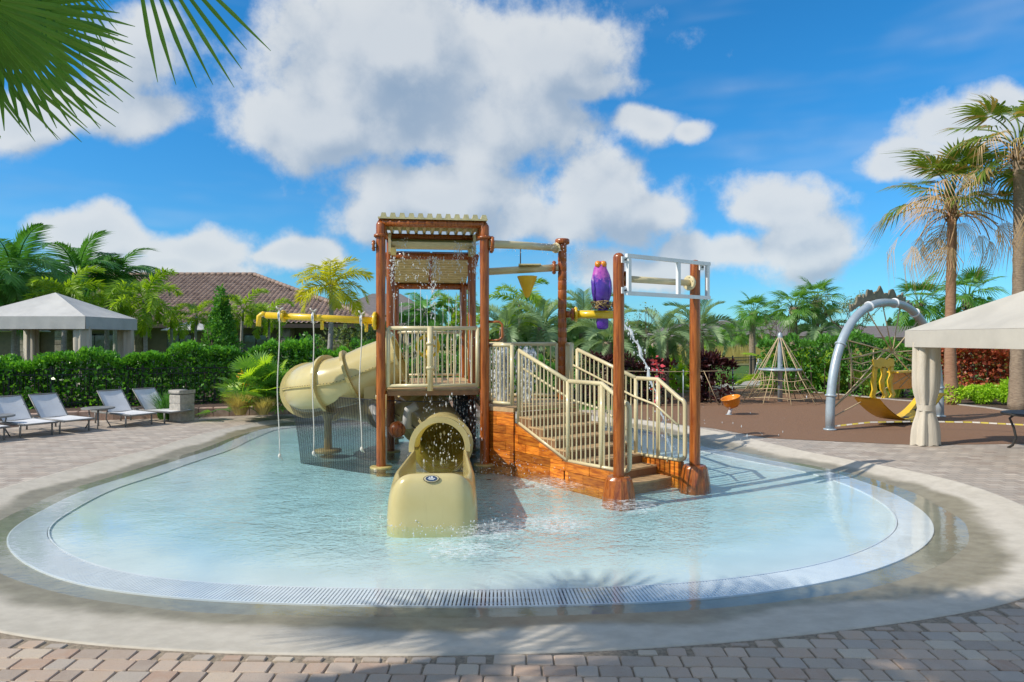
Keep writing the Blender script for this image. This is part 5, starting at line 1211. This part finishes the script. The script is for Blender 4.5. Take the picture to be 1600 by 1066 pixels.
# distant wood and marsh grass
rs = np.random.RandomState(8); n = 26000; x_ = rs.uniform(-160, 210, n); hh = 5.2+1.6*np.sin(x_*.13)+1.3*np.sin(x_*.41+1)+.9*np.sin(x_*1.1); pz = rs.rand(n)**.7*np.maximum(hh, 2); pts_ = np.stack([x_, 165+rs.uniform(-4, 4, n), pz], 1)
o = new_obj('distant_woods', np_quads('distant_woods', leafquads(pts_, np.stack([rs.randn(n)*.3, -np.ones(n)*.5, np.ones(n)*.4], 1), 1.3, rs, .8), M['wood_far'])); tag(o, 'dark line of far trees along the horizon', 'trees', kind='stuff')
n = 16000; p_ = np.stack([rs.uniform(2, 60, n), rs.uniform(62, 92, n), np.zeros(n)+.05], 1); sd = np.array([.05, 0, 0]); hh = (.7+.9*rs.rand(n))[:, None]*np.array([0, 0, 1])+rs.randn(n, 3)*.08
o = new_obj('marsh_grass', np_quads('marsh_grass', np.stack([p_-sd, p_+sd, p_+hh+sd*.3, p_+hh-sd*.3], 1), M['drygrass'])); tag(o, 'straw coloured marsh grass beyond the lawn', 'grass', kind='stuff')
n = 9000; p_ = np.stack([rs.uniform(6, 26, n), rs.uniform(29, 44, n), np.zeros(n)+.02], 1); sd = np.array([.012, 0, 0]); hh = (.07+.07*rs.rand(n))[:, None]*np.array([0, 0, 1])+rs.randn(n, 3)*.02
o = new_obj('lawn_grass', np_quads('lawn_grass', np.stack([p_-sd, p_+sd, p_+hh+sd*.3, p_+hh-sd*.3], 1), M['grass'])); tag(o, 'short green lawn grass behind the black gate', 'grass', kind='stuff')
n = 5200; xs_ = rs.uniform(-26, 22, n); ys_ = rs.uniform(15, 29, n)            # loose bark chips on the beds
# ================================================================== BUILDINGS AND FURNITURE
CH = thing('clubhouse', 'low clubhouse with a brown barrel-tile hip roof behind the palms', 'building', (-22, 41, 0))
ex0, ex1, ez, ridge0, ridge1, rz, ze, zr = -42., -7.4, 3.2, -33., -17.9, 6.75, 40., 47.5
b = MB(); pitch_ = .30; ncol = int((ex1-ex0)/pitch_)
for k in range(ncol):
    x0 = ex0+k*pitch_; xm = x0+pitch_/2
    vmax = 1. if ridge0 <= xm <= ridge1 else ((xm-ex0)/(ridge0-ex0) if xm < ridge0 else (ex1-xm)/(ex1-ridge1)); nc = max(1, int(vmax*22))
    rows = []
    for c in range(nc):
        for e in (0, 1):
            v = (c+e)/22.; lift = .055 if e == 0 else .0
            rows.append([Vector((x0+pitch_*q, ze+(zr-ze)*v, ez+(rz-ez)*v+lift+.085*math.sin(math.pi*min(1, q/.62))*(q < .62))) for q in (0, .12, .31, .5, .62, 1.)])
    b.grid(rows, False)
roof = b.build('roof', M['tile'], CH)
b = MB(); b.add([(ex1, ze, ez), (ex1, 55, ez), (ridge1, zr, rz)], [(0, 1, 2)]); b.add([(ex0, 55, ez), (ex1, 55, ez), (ridge1, zr, rz), (ridge0, zr, rz)], [(0, 1, 2, 3)]); b.add([(ex0, ze, ez), (ridge0, zr, rz), (ex0, 55, ez)], [(0, 1, 2)]); b.build('roof_back', M['tile'], roof)
for p_, q_ in (((ridge0, zr, rz+.06), (ridge1, zr, rz+.06)), ((ridge1, zr, rz+.05), (ex1, ze, ez+.05)), ((ridge0, zr, rz+.05), (ex0, ze, ez+.05))):
    p_, q_ = Vector(p_), Vector(q_); n = int((q_-p_).length/.42); b = MB()
    for i in range(n): b.tube([p_.lerp(q_, i/n), p_.lerp(q_, (i+1.08)/n)], [.15, .12], 8)
    o = b.build('ridge_tiles', M['tile'], roof); o['kind'] = 'stuff'
MB().box(((ex0+ex1)/2, ze+.05, ez-.12), (ex1-ex0, .12, .24)).build('fascia', M['trim'], CH)
MB().box(((ex0+ex1)/2, ze+3.4, ez/2), (ex1-ex0-1.6, 4.2, ez-.1)).build('wall', M['stucco'], CH)
for i, px in enumerate((52, 213, 452, 530, 105)):
    x_ = (px-800)/FPX*41.; c = MB().box((x_, 40.75, 1.5), (.55, .8, 3.05)).build('column', M['cstone'], CH)
    for k in range(6):
        MB().box((x_+rnd.uniform(-.02, .02), 40.33, .5+k*.42), (.58, .06, .38)).build('stone', M['cstone'], c)
for px in (280, 345, 400, 480, 560, 165, 130):
    x_ = (px-800)/FPX*41.2; wn = MB().box((x_, 41.27, 1.85), (1.5, .10, 1.5)).build('window', M['trim'], CH)
    for sx_ in (-.37, .37): MB().box((x_+sx_, 41.21, 1.85), (.66, .03, 1.34)).build('pane', M['glass'], wn)
def house(label, px, z, w_, hw, hr, seed, dpt=9):
    x_ = (px-800)/FPX*z; t = thing('house', label, 'house', (x_, z, 0)); MB().box((x_, z+dpt/2, hw/2), (w_, dpt-.4, hw)).build('wall', M['farwall'], t)
    b = MB(); X0, X1, a = x_-w_/2-.5, x_+w_/2+.5, dpt*.45; vs = [(X0, z-.3, hw), (X1, z-.3, hw), (X1, z+dpt, hw), (X0, z+dpt, hw), (X0+a, z+dpt/2, hr), (X1-a, z+dpt/2, hr)]
    b.add(vs, [(0, 1, 5, 4), (1, 2, 5), (2, 3, 4, 5), (3, 0, 4), (3, 2, 1, 0)]); b.build('roof', M['farroof'], t)
    for k in range(4): 
        wx = x_-w_*.36+k*w_*.24; wn = MB().box((wx, z+.18, hw*.55), (1.3, .08, 1.3)).build('window', M['trim'], t); MB().box((wx, z+.13, hw*.55), (1.1, .04, 1.1)).build('pane', M['glass'], wn)
house('far grey-roofed house left of the stout fan palm', 1108, 98, 16, 2.7, 4.6, 1)
house('far grey-roofed house right of the stout fan palm', 1188, 108, 17, 2.8, 5.4, 2)
house('far house roof seen through the arch climber', 1382, 115, 22, 2.6, 4.6, 3)
house('small roof corner between the golden palm and the tower', 590, 66, 10, 4.6, 7.0, 4)

# ------------------------------------------------------------------ cabanas
def drape(parent, x_, y_, h0, h1, w_, mt, seed, tie=.42, ang=0., flare=1.):
    """gathered curtain hanging by a post, tied in the middle"""
    r_ = random.Random(seed); n = 40; rows = []
    for k in range(15):
        f = k/14; z = h1+(h0-h1)*f; pinch = 1-.38*math.exp(-((f-tie-.22)/.13)**2)+(.35*flare*max(0, f-.75)); row = []
        for j in range(n):
            a = 2*math.pi*j/n; rr_ = w_*.5*pinch*(1+.16*math.sin(6*a+seed)+.07*math.sin(11*a+2*f))
            x0, y0 = math.cos(a)*rr_*1.15, math.sin(a)*rr_*.75
            row.append(Vector((x_+x0*math.cos(ang)-y0*math.sin(ang), y_+x0*math.sin(ang)+y0*math.cos(ang), z+.012*math.sin(j*1.3)*(k == 14))))
        rows.append(row)
    o = MB().grid(rows, True, True).build('curtain', M[mt], parent); zt = h1+(h0-h1)*(tie+.22)
    b = MB(); b.grid([[Vector((x_+math.cos(a)*w_*.40*math.cos(ang)-math.sin(a)*w_*.3*math.sin(ang), y_+math.cos(a)*w_*.40*math.sin(ang)+math.sin(a)*w_*.3*math.cos(ang), zt+dz)) for a in np.linspace(0, 2*math.pi, 20, endpoint=False)] for dz in (-.06, .06)], True, True); b.build('tie_band', M[mt], o)
    return o
def cabana(label, x0, x1, y0, y1, h_b, h_t, h_a, base, roofm, curm, seed, skip=()):
    t = thing('cabana', label, 'cabana', ((x0+x1)/2, (y0+y1)/2, base)); c = [(x0, y0), (x1, y0), (x1, y1), (x0, y1)]; ap = Vector(((x0+x1)/2, (y0+y1)/2, h_a))
    b = MB(); n = 10
    for i in range(4):                            # slightly sagging canvas slopes
        p_, q_ = Vector((*c[i], h_t)), Vector((*c[(i+1) % 4], h_t)); rows = []
        for k in range(n+1):
            f = k/n; rows.append([p_.lerp(q_, j/8).lerp(ap, f)-Vector((0, 0, .07*math.sin(math.pi*f)*math.sin(math.pi*j/8))) for j in range(9)])
        b.grid(rows, True)
    rf = b.build('roof', M[roofm], t)
    for i in range(4):
        p_, q_ = Vector((*c[i], h_t-.004)), Vector((*c[(i+1) % 4], h_t-.004)); d = (q_-p_).normalized(); nn = Vector((d.y, -d.x, 0)); rows = []
        for k in range(5): rows.append([p_.lerp(q_, j/24)+nn*(.012*math.sin(j*1.9+i)*(k/4)+.004)-Vector((0, 0, (h_t-h_b)*k/4)) for j in range(25)])
        b = MB().grid(rows, True); b.build('valance', M[roofm], rf)
    for i in range(4):
        x_, y_ = c[i]; x_ += .28 if x_ == x0 else -.28; y_ += .28 if y_ == y0 else -.28
        MB().box((x_, y_, (base+h_t)/2), (.07, .07, h_t-base-.06)).build('post', M['cframe'], t)
        if i not in skip: drape(t, x_, y_, base+.01, h_b+.1, .46, curm, seed+i, ang=rnd.uniform(-.3, .3))
    for i in range(4): 
        p_, q_ = Vector((*c[i], h_t-.06)), Vector((*c[(i+1) % 4], h_t-.06)); ctr = Vector((ap.x, ap.y, h_t-.06)); MB().tube([p_.lerp(ctr, .1), q_.lerp(ctr, .1)], .03, 6).build('frame_bar', M['cframe'], t)
    return t
cabana('grey canvas cabana with tied curtains behind the left hedge', -19.3, -15.0, 24.0, 27.3, 2.66, 3.10, 4.05, .1, 'canvas', 'canvas_tan', 3)
cabana('beige canvas cabana with a tied curtain at the right edge', 8.32, 12.0, 10.85, 14.45, 2.14, 2.48, 3.42, .1, 'canvas_beige', 'canvas_tan', 13, skip=(0,))
# grey canvas umbrellas behind the left cabana
for (px, z, lab) in ((18, 31, 'flat grey umbrella top showing under the left cabana roof'), (300, 35, 'grey umbrella half hidden by the bottlebrush palm fronds')):
    p_ = Q(px, 508, z); t = thing('umbrella', lab, 'umbrella', (p_.x, z, .1)); b = MB(); b.lathe((p_.x, z, p_.z-.3), [(1.5, 0), (1.5, .04), (.05, .5)], 8, smooth=False); b.build('canopy', M['canvas'], t); MB().tube([(p_.x, z, .1), (p_.x, z, p_.z)], .03, 8).build('pole', M['cframe'], t)
# ------------------------------------------------------------------ loungers
def lounger():
    t = thing('sun_lounger', 'x', 'sun lounger'); w_ = .33; 
    def loc(b, nm, mt, par): return new_obj(nm, b.mesh(nm, mat=M[mt]), par)
    # local: x from head (-) to foot (+); origin under the foot end centre
    b = MB()
    for sy in (-1, 1): b.tube([(-1.92, sy*w_, .30), (0, sy*w_, .30)], .026, 8)
    for x_ in (-1.90, -1.12, -.02): b.tube([(x_, -w_, .30), (x_, w_, .30)], .022, 8)
    fr_ = loc(b, 'frame', 'cframe', t); fr_['kind'] = 'stuff' if False else ''
    del fr_['kind']
    for x_ in (-1.72, -.22):
        for sy in (-1, 1): loc(MB().tube([(x_, sy*(w_-.005), 0), (x_, sy*(w_-.005), .30)], .021, 8), 'leg', 'cframe', t)
    b = MB(); rows = [[Vector((x_, y_, .322-.02*math.sin(math.pi*(y_+w_)/(2*w_)))) for y_ in np.linspace(-w_+.01, w_-.01, 7)] for x_ in np.linspace(-1.12, -.0, 6)]; b.grid(rows, True); rows = [[p-Vector((0, 0, .012)) for p in r] for r in rows]; b.grid(rows, True); loc(b, 'seat', 'sling', t)
    ca, sa = math.cos(R(136)), math.sin(R(136)); org = Vector((-1.12, 0, .325)); D_ = Vector((ca, 0, sa)); N_ = Vector((sa, 0, -ca)); b = MB()
    rows = [[org+D_*s_+Vector((0, y_, 0))-N_*(.02*math.sin(math.pi*(y_+w_)/(2*w_))) for y_ in np.linspace(-w_+.03, w_-.03, 7)] for s_ in np.linspace(0, .74, 6)]; b.grid(rows, True); b.grid([[p-N_*.012 for p in r] for r in rows], True); bk = loc(b, 'backrest', 'sling', t)
    loc(MB().tube([org+Vector((0, -w_+.02, 0)), org+D_*.75+Vector((0, -w_+.02, 0)), org+D_*.75+Vector((0, w_-.02, 0)), org+Vector((0, w_-.02, 0))], .016, 8), 'back_frame', 'cframe', bk)
    loc(MB().tube([org+D_*.45+Vector((0, w_-.05, 0)), Vector((-1.75, w_-.05, .31))], .012, 6), 'strut', 'cframe', bk)
    return t
L0 = lounger(); ANGL = R(-31)
spots = [(P(64, 683), 'second lounger from the left edge, its whole back showing'), (P(124, 676.5), 'third lounger from the left, just left of the round side table'), (P(224, 666.5), 'fourth lounger from the left, just right of the side table'), (P(283, 661), 'rightmost lounger of the row, beside the stone bin'), (P(-14, 692), 'leftmost lounger, only its foot end inside the picture')]
spots[0] = (spots[0][0], 'grey sling lounger cut by the left edge, nearest fully seated one')
labs = ['grey sling lounger with its raised back cut by the left edge', 'grey sling lounger just left of the small side table', 'grey sling lounger just right of the small side table', 'grey sling lounger beside the square stone bin', 'grey sling lounger of which only the foot end shows at the left edge']
for i, (p_, _) in enumerate(spots):
    o = L0 if i == 0 else copy_tree(L0); o.location = p_; o.rotation_euler = (0, 0, ANGL+R((0, 1, -2, 1, 0)[i])); o['label'] = labs[i]; o['group'] = 'sun loungers by the hedge'
def side_table(label, p_):
    t = thing('side_table', label, 'table', p_); L_ = lambda b, nm: new_obj(nm, b.mesh(nm, mat=M['cframe']), t)
    L_(MB().lathe((0, 0, .46), [(.36, 0), (.37, .01), (.37, .035), (.36, .04)], 24), 'table_top')
    for i in range(4): a = i*math.pi/2+.5; L_(MB().tube([(math.cos(a)*.2, math.sin(a)*.2, .46), (math.cos(a)*.17, math.sin(a)*.17, .2), (math.cos(a)*.27, math.sin(a)*.27, 0)], .016, 6), 'leg')
side_table('round dark side table between the loungers', P(153, 668)); side_table('round dark side table cut by the left edge', P(-8, 684))
# table under the right cabana
t = thing('patio_table', 'dark table edge with a curved leg at the right edge', 'table', P(1622, 705)); L_ = lambda b, nm: new_obj(nm, b.mesh(nm, mat=M['dark']), t)
L_(MB().lathe((0, 0, .70), [(.58, 0), (.60, .01), (.60, .04), (.57, .05)], 30), 'table_top')
for i in range(4):
    a = i*math.pi/2+.62+math.pi/2; u = Vector((math.cos(a), math.sin(a), 0)); L_(MB().tube([u*.38+Vector((0, 0, .69)), u*.47+Vector((0, 0, .6)), u*.40+Vector((0, 0, .42)), u*.36+Vector((0, 0, .22)), u*.42+Vector((0, 0, .06)), u*.5], .024, 8), 'leg')
# stone bin
p_ = P(284, 658); t = thing('litter_bin', 'square stone litter bin with a rounded lid right of the loungers', 'bin', p_); rzb = R(-28)
def LB(b, nm, mt, par): return new_obj(nm, b.mesh(nm, mat=M[mt]), par)
body = LB(MB().box((0, 0, .36), (.42, .42, .72), rzb), 'body', 'binstone', t)
for k in range(3): LB(MB().box((0, 0, .12+k*.24), (.435, .435, .205), rzb, ch=.012), 'panel', 'binstone', body)
b = MB(); rows = []
for k in range(9):
    x_ = -.235+.05875*k; rows.append([Vector((x_*math.cos(rzb)-y_*math.sin(rzb), x_*math.sin(rzb)+y_*math.cos(rzb), z_)) for y_, z_ in ((-.235, .74), (-.235, .80+.04*abs(math.cos(k*math.pi/8))), (.235, .80+.04*abs(math.cos(k*math.pi/8))), (.235, .74))])
b.grid(rows, True, True); b.f += [(0, 1, 2, 3), tuple(32+i for i in range(4))]; b.sm += [False]*2; lid = LB(b, 'lid', 'binstone', t)
LB(MB().box((0, 0, .733), (.36, .38, .03), rzb), 'slot', 'dark', lid)
# bed wall of stone blocks
wl_ = [(-13.2, 17.0), (-12.0, 18.3), (-10.3, 18.9), (-9.2, 19.2), (-7.6, 19.75), (-6.2, 20.3), (-5., 20.9), (-3, 21.3), (-.5, 21.3)]
t = thing('bed_wall', 'low pinkish stone block wall holding the planting bed', 'wall', (wl_[0][0], wl_[0][1], .1)); pts_ = [Vector((x_, y_, 0)) for x_, y_ in wl_]
for i in range(len(pts_)-1):
    a, c = pts_[i], pts_[i+1]; d = (c-a); L_ = d.length; d.normalize(); s_ = 0.; r_ = random.Random(i)
    while s_ < L_-.05:
        ln = min(r_.uniform(.32, .48), L_-s_); q = a+d*(s_+ln/2); MB().box((q.x, q.y, .1+.13), (ln-.012, .22+r_.uniform(0, .02), .26), math.atan2(d.y, d.x), ch=.02).build('block', M['stone'], t); s_ += ln
b = MB(); bed = [(p.x-.02, p.y+.12) for p in pts_]+[(-.5, 30), (-26, 30), (-26, 18.)]; b.add([(x_, y_, .30) for x_, y_ in bed], [tuple(range(len(bed)))]); o = b.build('raised_bed', M['mulch']); o['kind'] = 'structure'
if o.data.polygons[0].normal.z < 0: o.data.flip_normals()

# ------------------------------------------------------------------ fences
def fence(label, pts, h, base=.1, gap=.115, big=2.0, parts=True, fm='black'):
    t = thing('fence', label, 'fence', (*pts[0], base)); P_ = [Vector((x_, y_, base)) for x_, y_ in pts]
    for a, c in zip(P_[:-1], P_[1:]):
        d = c-a; L_ = d.length; d.normalize(); ang = math.atan2(d.y, d.x)
        for zz in (h-.04, h-.2, .12): MB().box((a+c)/2+Vector((0, 0, zz)), (L_, .03, .035), ang).build('rail', M[fm], t)
        for k in range(int(L_/big)+1): MB().box(a+d*min(L_, k*big)+Vector((0, 0, h/2+.03)), (.06, .06, h+.06), ang).build('post', M[fm], t)
        n = int(L_/gap); bb = MB()
        for k in range(n):
            q = a+d*((k+.5)*gap)+Vector((0, 0, h/2))
            if parts: MB().box(q, (.018, .018, h-.06), ang).build('picket', M[fm], t)
            else: bb.box(q, (.018, .018, h-.06), ang)
        if not parts and n: o = bb.build('pickets', M[fm], t); o['kind'] = 'stuff'
    return t
fence('black picket fence and gate at the lawn left of the rope pyramid', [tuple(P(1117, 598)[:2]), tuple(P(1145, 596)[:2]), tuple(P(1180, 593)[:2]), tuple(P(1262, 590)[:2])], 1.28)
fence('black picket fence in front of the left hedge', [(-18.5, 19.0), (-13.5, 20.0), (-11.2, 20.7), (-8.9, 21.6)], 1.15, base=.3, parts=False, fm='greenfence')
fence('black picket fence running behind the slide', [(-8.8, 23.6), (-5.5, 23.8), (-2, 24.0)], 1.35, parts=False)
fence('dark fence far behind the arch climber', [(14.0, 29.5), (19, 28.5), (25, 27)], 1.35, parts=False)
q = P(1181, 593); t = thing('gate_sign', 'small white notice fixed to the black gate', 'sign', (q.x, q.y-.05, .1)); MB().box((q.x+.18, q.y-.06, 1.12), (.22, .012, .24)).build('plate', M['white'], t); MB().box((q.x+.18, q.y-.07, 1.12), (.10, .006, .13)).build('pictogram', M['steel'], t)
for k in range(1): MB().tube([(q.x-.25, q.y-.3, .1), (q.x-.02, q.y-.3, 1.05)], .03, 6).build('prop', M['pvc'], t)
# string line with stakes in the bed
t = thing('string_line', 'pale string line on stakes along the bed between the gate posts', 'string', (3.3, 21.2, .1)); s0, s1 = Q(968, 580, 21.0), Q(1150, 579, 23.5)
MB().tube([s0.lerp(s1, f)-Vector((0, 0, .03*math.sin(math.pi*f))) for f in np.linspace(0, 1, 8)], .013, 5).build('string', M['rope_tan'], t)
for f in (.02, .52, .97):
    q = s0.lerp(s1, f); MB().tube([(q.x, q.y, .08), (q.x, q.y, q.z+.03)], .018, 6).build('stake', M['steel'], t)
q = s0.lerp(s1, .70); MB().tube([q, (q.x+.45, q.y-.2, .1)], .012, 5).build('guy', M['rope_tan'], t)

# ------------------------------------------------------------------ playground
# rope pyramid
c = P(1219, 628, .106); t = thing('rope_pyramid', 'small rope pyramid climber with a steel mast on the brown surface', 'climber', c)
def V_(x_, y_, z_): return c+Vector((x_, y_, z_))
MB().lathe(c, [(.085, 0), (.08, 2.3), (.06, 2.4), (.02, 2.43)], 14).build('mast', M['steel'], t)
b = MB(); rg = [V_(math.cos(a)*.70, math.sin(a)*.70, 1.13) for a in np.linspace(0, 2*math.pi, 28, endpoint=False)]; b.tube(rg, .035, 8, closed=True); dk = b.build('ring_seat', M['steel'], t)
b = MB(); b.lathe(V_(0, 0, 1.12), [(.70, 0), (.70, .025), (.08, .03)], 28); b.build('disc', M['steel'], dk)
nr = 10; feet = []
for i in range(nr):
    a = 2*math.pi*(i+.3)/nr; u = Vector((math.cos(a), math.sin(a), 0)); ft = c+u*1.42; feet.append(ft)
    MB().tube([V_(0, 0, 2.36), c+u*.70+Vector((0, 0, 1.15)), c+u*.82+Vector((0, 0, .92)), ft+Vector((0, 0, .02))], .016, 6).build('rope', M['rope_tan'], t)
    MB().tube([c+u*.66+Vector((0, 0, 1.1)), c+u*.60+Vector((0, 0, .6)), c+u*1.0+Vector((0, 0, .1))], .013, 6).build('rope', M['rope_tan'], t)
for f in (.12, .42, .72):
    b = MB(); b.tube([c+Vector((math.cos(a)*(1.36-.62*f), math.sin(a)*(1.36-.62*f), .10+f*.95+.03*math.sin(a*5))) for a in np.linspace(0, 2*math.pi, 40, endpoint=False)], .013, 5, closed=True); b.build('rope_loop', M['rope_tan'], t)
# spinner bowl
c = P(1139, 648, .106); t = thing('spinner_bowl', 'tilted orange spinner bowl on a white stem', 'spinner', c); ax = Vector((-.28, -.1, 1)).normalized()
MB().tube([c, c+Vector((.10, 0, .24))], [.06, .045], 12).build('stem', M['white'], t); MB().lathe(c, [(.09, 0), (.09, .012), (.05, .02)], 14).build('base', M['steel'], t)
MB().lathe(c+Vector((.12, 0, .20)), [(.05, 0), (.16, .03), (.24, .13), (.275, .30), (.29, .31), (.27, .32), (.25, .29), (.20, .12), (.05, .05)], 26, ax).build('bowl', M['orangeplastic'], t)
# arch climber
f0, f1 = P(1297, 672, .106), P(1469, 651, .106); t = thing('arch_climber', 'blue-grey steel arch climber with ropes and yellow panels', 'climber', (f0+f1)/2); dA = (f1-f0); LA = dA.length; dA.normalize(); nA = Vector((dA.y, -dA.x, 0))
mid = (f0+f1)/2; HA = 3.15
def AP(f, off=0., rr_=0.):                        # f 0..1 along the arch
    a = math.pi*(1-f); x_ = math.cos(a); s_ = math.sin(a); r1_ = LA/2+rr_
    return mid+dA*(math.copysign(abs(x_)**.86, x_)*r1_)+Vector((0, 0, (HA+rr_)*s_**.80))+nA*off
ar = MB().tube([AP(f) for f in np.linspace(0, 1, 44)], .105, 14).build('arch_pipe', M['steel'], t)
for f in (.06, .20, .40, .52, .64, .80, .94):
    p_ = AP(f); d = (AP(f+.01)-AP(f-.01)).normalized(); b = MB(); flange(b, p_, d, .135, .05, 0); b.build('clamp', M['white' if .3 < f < .7 else 'steel'], ar)
for q in (f0, f1): MB().lathe(q, [(.15, 0), (.15, .03), (.11, .04)], 16).build('foot', M['steel'], ar)
# serrated leaf-like top panel behind the arch
b = MB(); outp = []; inp = []; r_ = random.Random(9)
for k in range(65):
    f = .34+.36*k/64; jag = .22*math.sin(math.pi*(k/64))**.5+.05*math.sin(k*1.9)+.06*math.sin(k*.73+1)+r_.uniform(-.05, .07); outp.append(AP(f, -.16, .10+jag)); inp.append(AP(f, -.16, .06))
for k in range(64): b.poly_prism([inp[k], inp[k+1], outp[k+1], outp[k]], nA*-.05)
b.build('leaf_canopy', M['leafpanel'], t)
hub = AP(.5)*1.; hub = Vector((hub.x, hub.y, 1.95)); hub = hub+dA*.15
for f in (.22, .38, .47, .55, .68, .82, .9): MB().tube([AP(f), hub], .016, 6).build('rope', M['rope_tan'], t)
lowL, lowR = f0+Vector((0, 0, .5))+dA*.1, f1+Vector((0, 0, .45))-dA*.1
for p_, q in ((lowL, hub), (lowR, hub), (AP(.20), lowL+dA*.25+Vector((0, 0, .2))), (AP(.25), mid-dA*1.6+Vector((0, 0, 1.1))), (lowL+Vector((0, 0, -.2)), mid+dA*1.4+Vector((0, 0, 1.35))), (lowL, mid-dA*.2+Vector((0, 0, 1.9))), (AP(.15), mid+Vector((0, 0, 1.93))), (AP(.82), mid+dA*.5+Vector((0, 0, .9))), (lowR, mid+dA*.7+Vector((0, 0, 1.3)))):
    MB().tube([p_, (p_+q)/2-Vector((0, 0, .03)), q], .016, 6).build('rope', M['rope_tan'], t)
for k in range(4):
    z_ = 1.25+.2*k; MB().tube([mid-dA*1.75+Vector((0, 0, z_)), mid-dA*1.3+Vector((0, 0, z_-.08)), mid-dA*.75+Vector((0, 0, z_))], .014, 6).build('rope', M['rope_tan'], t)
for k in range(2): x_ = -1.75+k*1.0; MB().tube([mid+dA*x_+Vector((0, 0, 1.95)), mid+dA*x_+Vector((0, 0, .95))], .014, 6).build('rope', M['rope_tan'], t)
for k in range(5):
    z_ = 1.5+.16*k; MB().tube([mid+dA*.7+nA*.1+Vector((0, 0, z_)), mid+dA*1.7+nA*.1+Vector((0, 0, z_-.03))], .014, 6).build('rope', M['rope_tan'], t)
# yellow leg-shaped panel, bench and slung seat
pc = mid-dA*.42+Vector((0, 0, 1.02)); up = Vector((0, 0, 1))
yp = MB().poly_prism([pc+dA*(x_*1.35)+up*z_ for x_, z_ in ((-.28, .42), (.42, .42), (.44, .62), (.30, .68), (.22, .62), (-.02, .70), (-.12, .64), (-.3, .66))], nA*.04).build('leg_panel', M['yplastic'], t)
for x0, sgn in ((-.22, -1), (.06, 1), (.34, 1)):
    ctr = [pc+dA*(x0+dx)*1.35+up*z_ for dx, z_ in ((0, .46), (.03*sgn, .25), (-.05, .08), (-.02, -.12), (.09*sgn, -.28), (.02*sgn, -.36))]; b = MB(); wv = dA*.10
    b.grid([[p-wv, p+wv, p+wv+nA*.04, p-wv+nA*.04] for p in ctr], True, True); b.build('panel_leg', M['yplastic'], yp)
bc = mid+dA*.55+Vector((0, 0, .86)); b = MB(); b.poly_prism([bc+dA*x_+up*z_ for x_, z_ in ((-.45, .0), (.75, .0), (.62, .44), (-.5, .44))], nA*-.05); bn = b.build('bench_panel', M['orangeplastic'], t)
MB().poly_prism([bc+dA*x_+up*.45+nA*y_ for x_, y_ in ((-.52, -.08), (.64, -.08), (.64, .22), (-.52, .22))], up*.04).build('bench_top', M['yplastic'], bn)
hm = MB(); rows = []
for k in range(17):
    f = k/16; x_ = -1.45+3.2*f; z_ = .72-.62*math.sin(math.pi*min(1, f*1.02))**.9+.02; rows.append([mid+dA*x_+nA*y_+up*z_ for y_ in (-.1, .55)])
hm.grid(rows, True); rows2 = [[p-up*.03 for p in r] for r in rows]; hm.grid([r[::-1] for r in rows2], True); hs = hm.build('slung_seat', M['yplastic'], t)
for f in (.62, .76):
    k = int(f*16); q = (rows[k][0]+rows[k][1])/2+up*.012; tv = (rows[k+1][0]-rows[k-1][0]).normalized(); b = MB(); b.add([q+tv*(math.cos(a)*(.13 if j % 2 else .05))+nA*(math.sin(a)*(.13 if j % 2 else .05))+up*.004 for j, a in enumerate(np.linspace(0, 2*math.pi, 10, endpoint=False))], [tuple(range(10))]); b.build('star_mark', M['dark'], hs)
M['grass_y'] = mat('tape_yellow', (.62, .50, .08), .5)
# warning tape stretched low over the play surface
t = thing('warning_tape', 'yellow and white warning tape stretched low across the brown surface', 'tape', (f0.x, f0.y, .106)); pts_ = [f0+Vector((.1, -.05, .10))]+[P(x_, y_, .3) for x_, y_ in ((1360, 660), (1436, 658.5), (1520, 660), (1600, 664), (1680, 668))]
for i in range(len(pts_)-1):
    n = 6
    for k in range(n):
        a, d_ = pts_[i].lerp(pts_[i+1], k/n), pts_[i].lerp(pts_[i+1], (k+1)/n-.012); w1 = Vector((0, .006, .016)); MB().poly_prism([a-w1, d_-w1, d_+w1, a+w1], (0, .004, 0)).build('band', M['grass_y' if k % 2 else 'rope'], t)
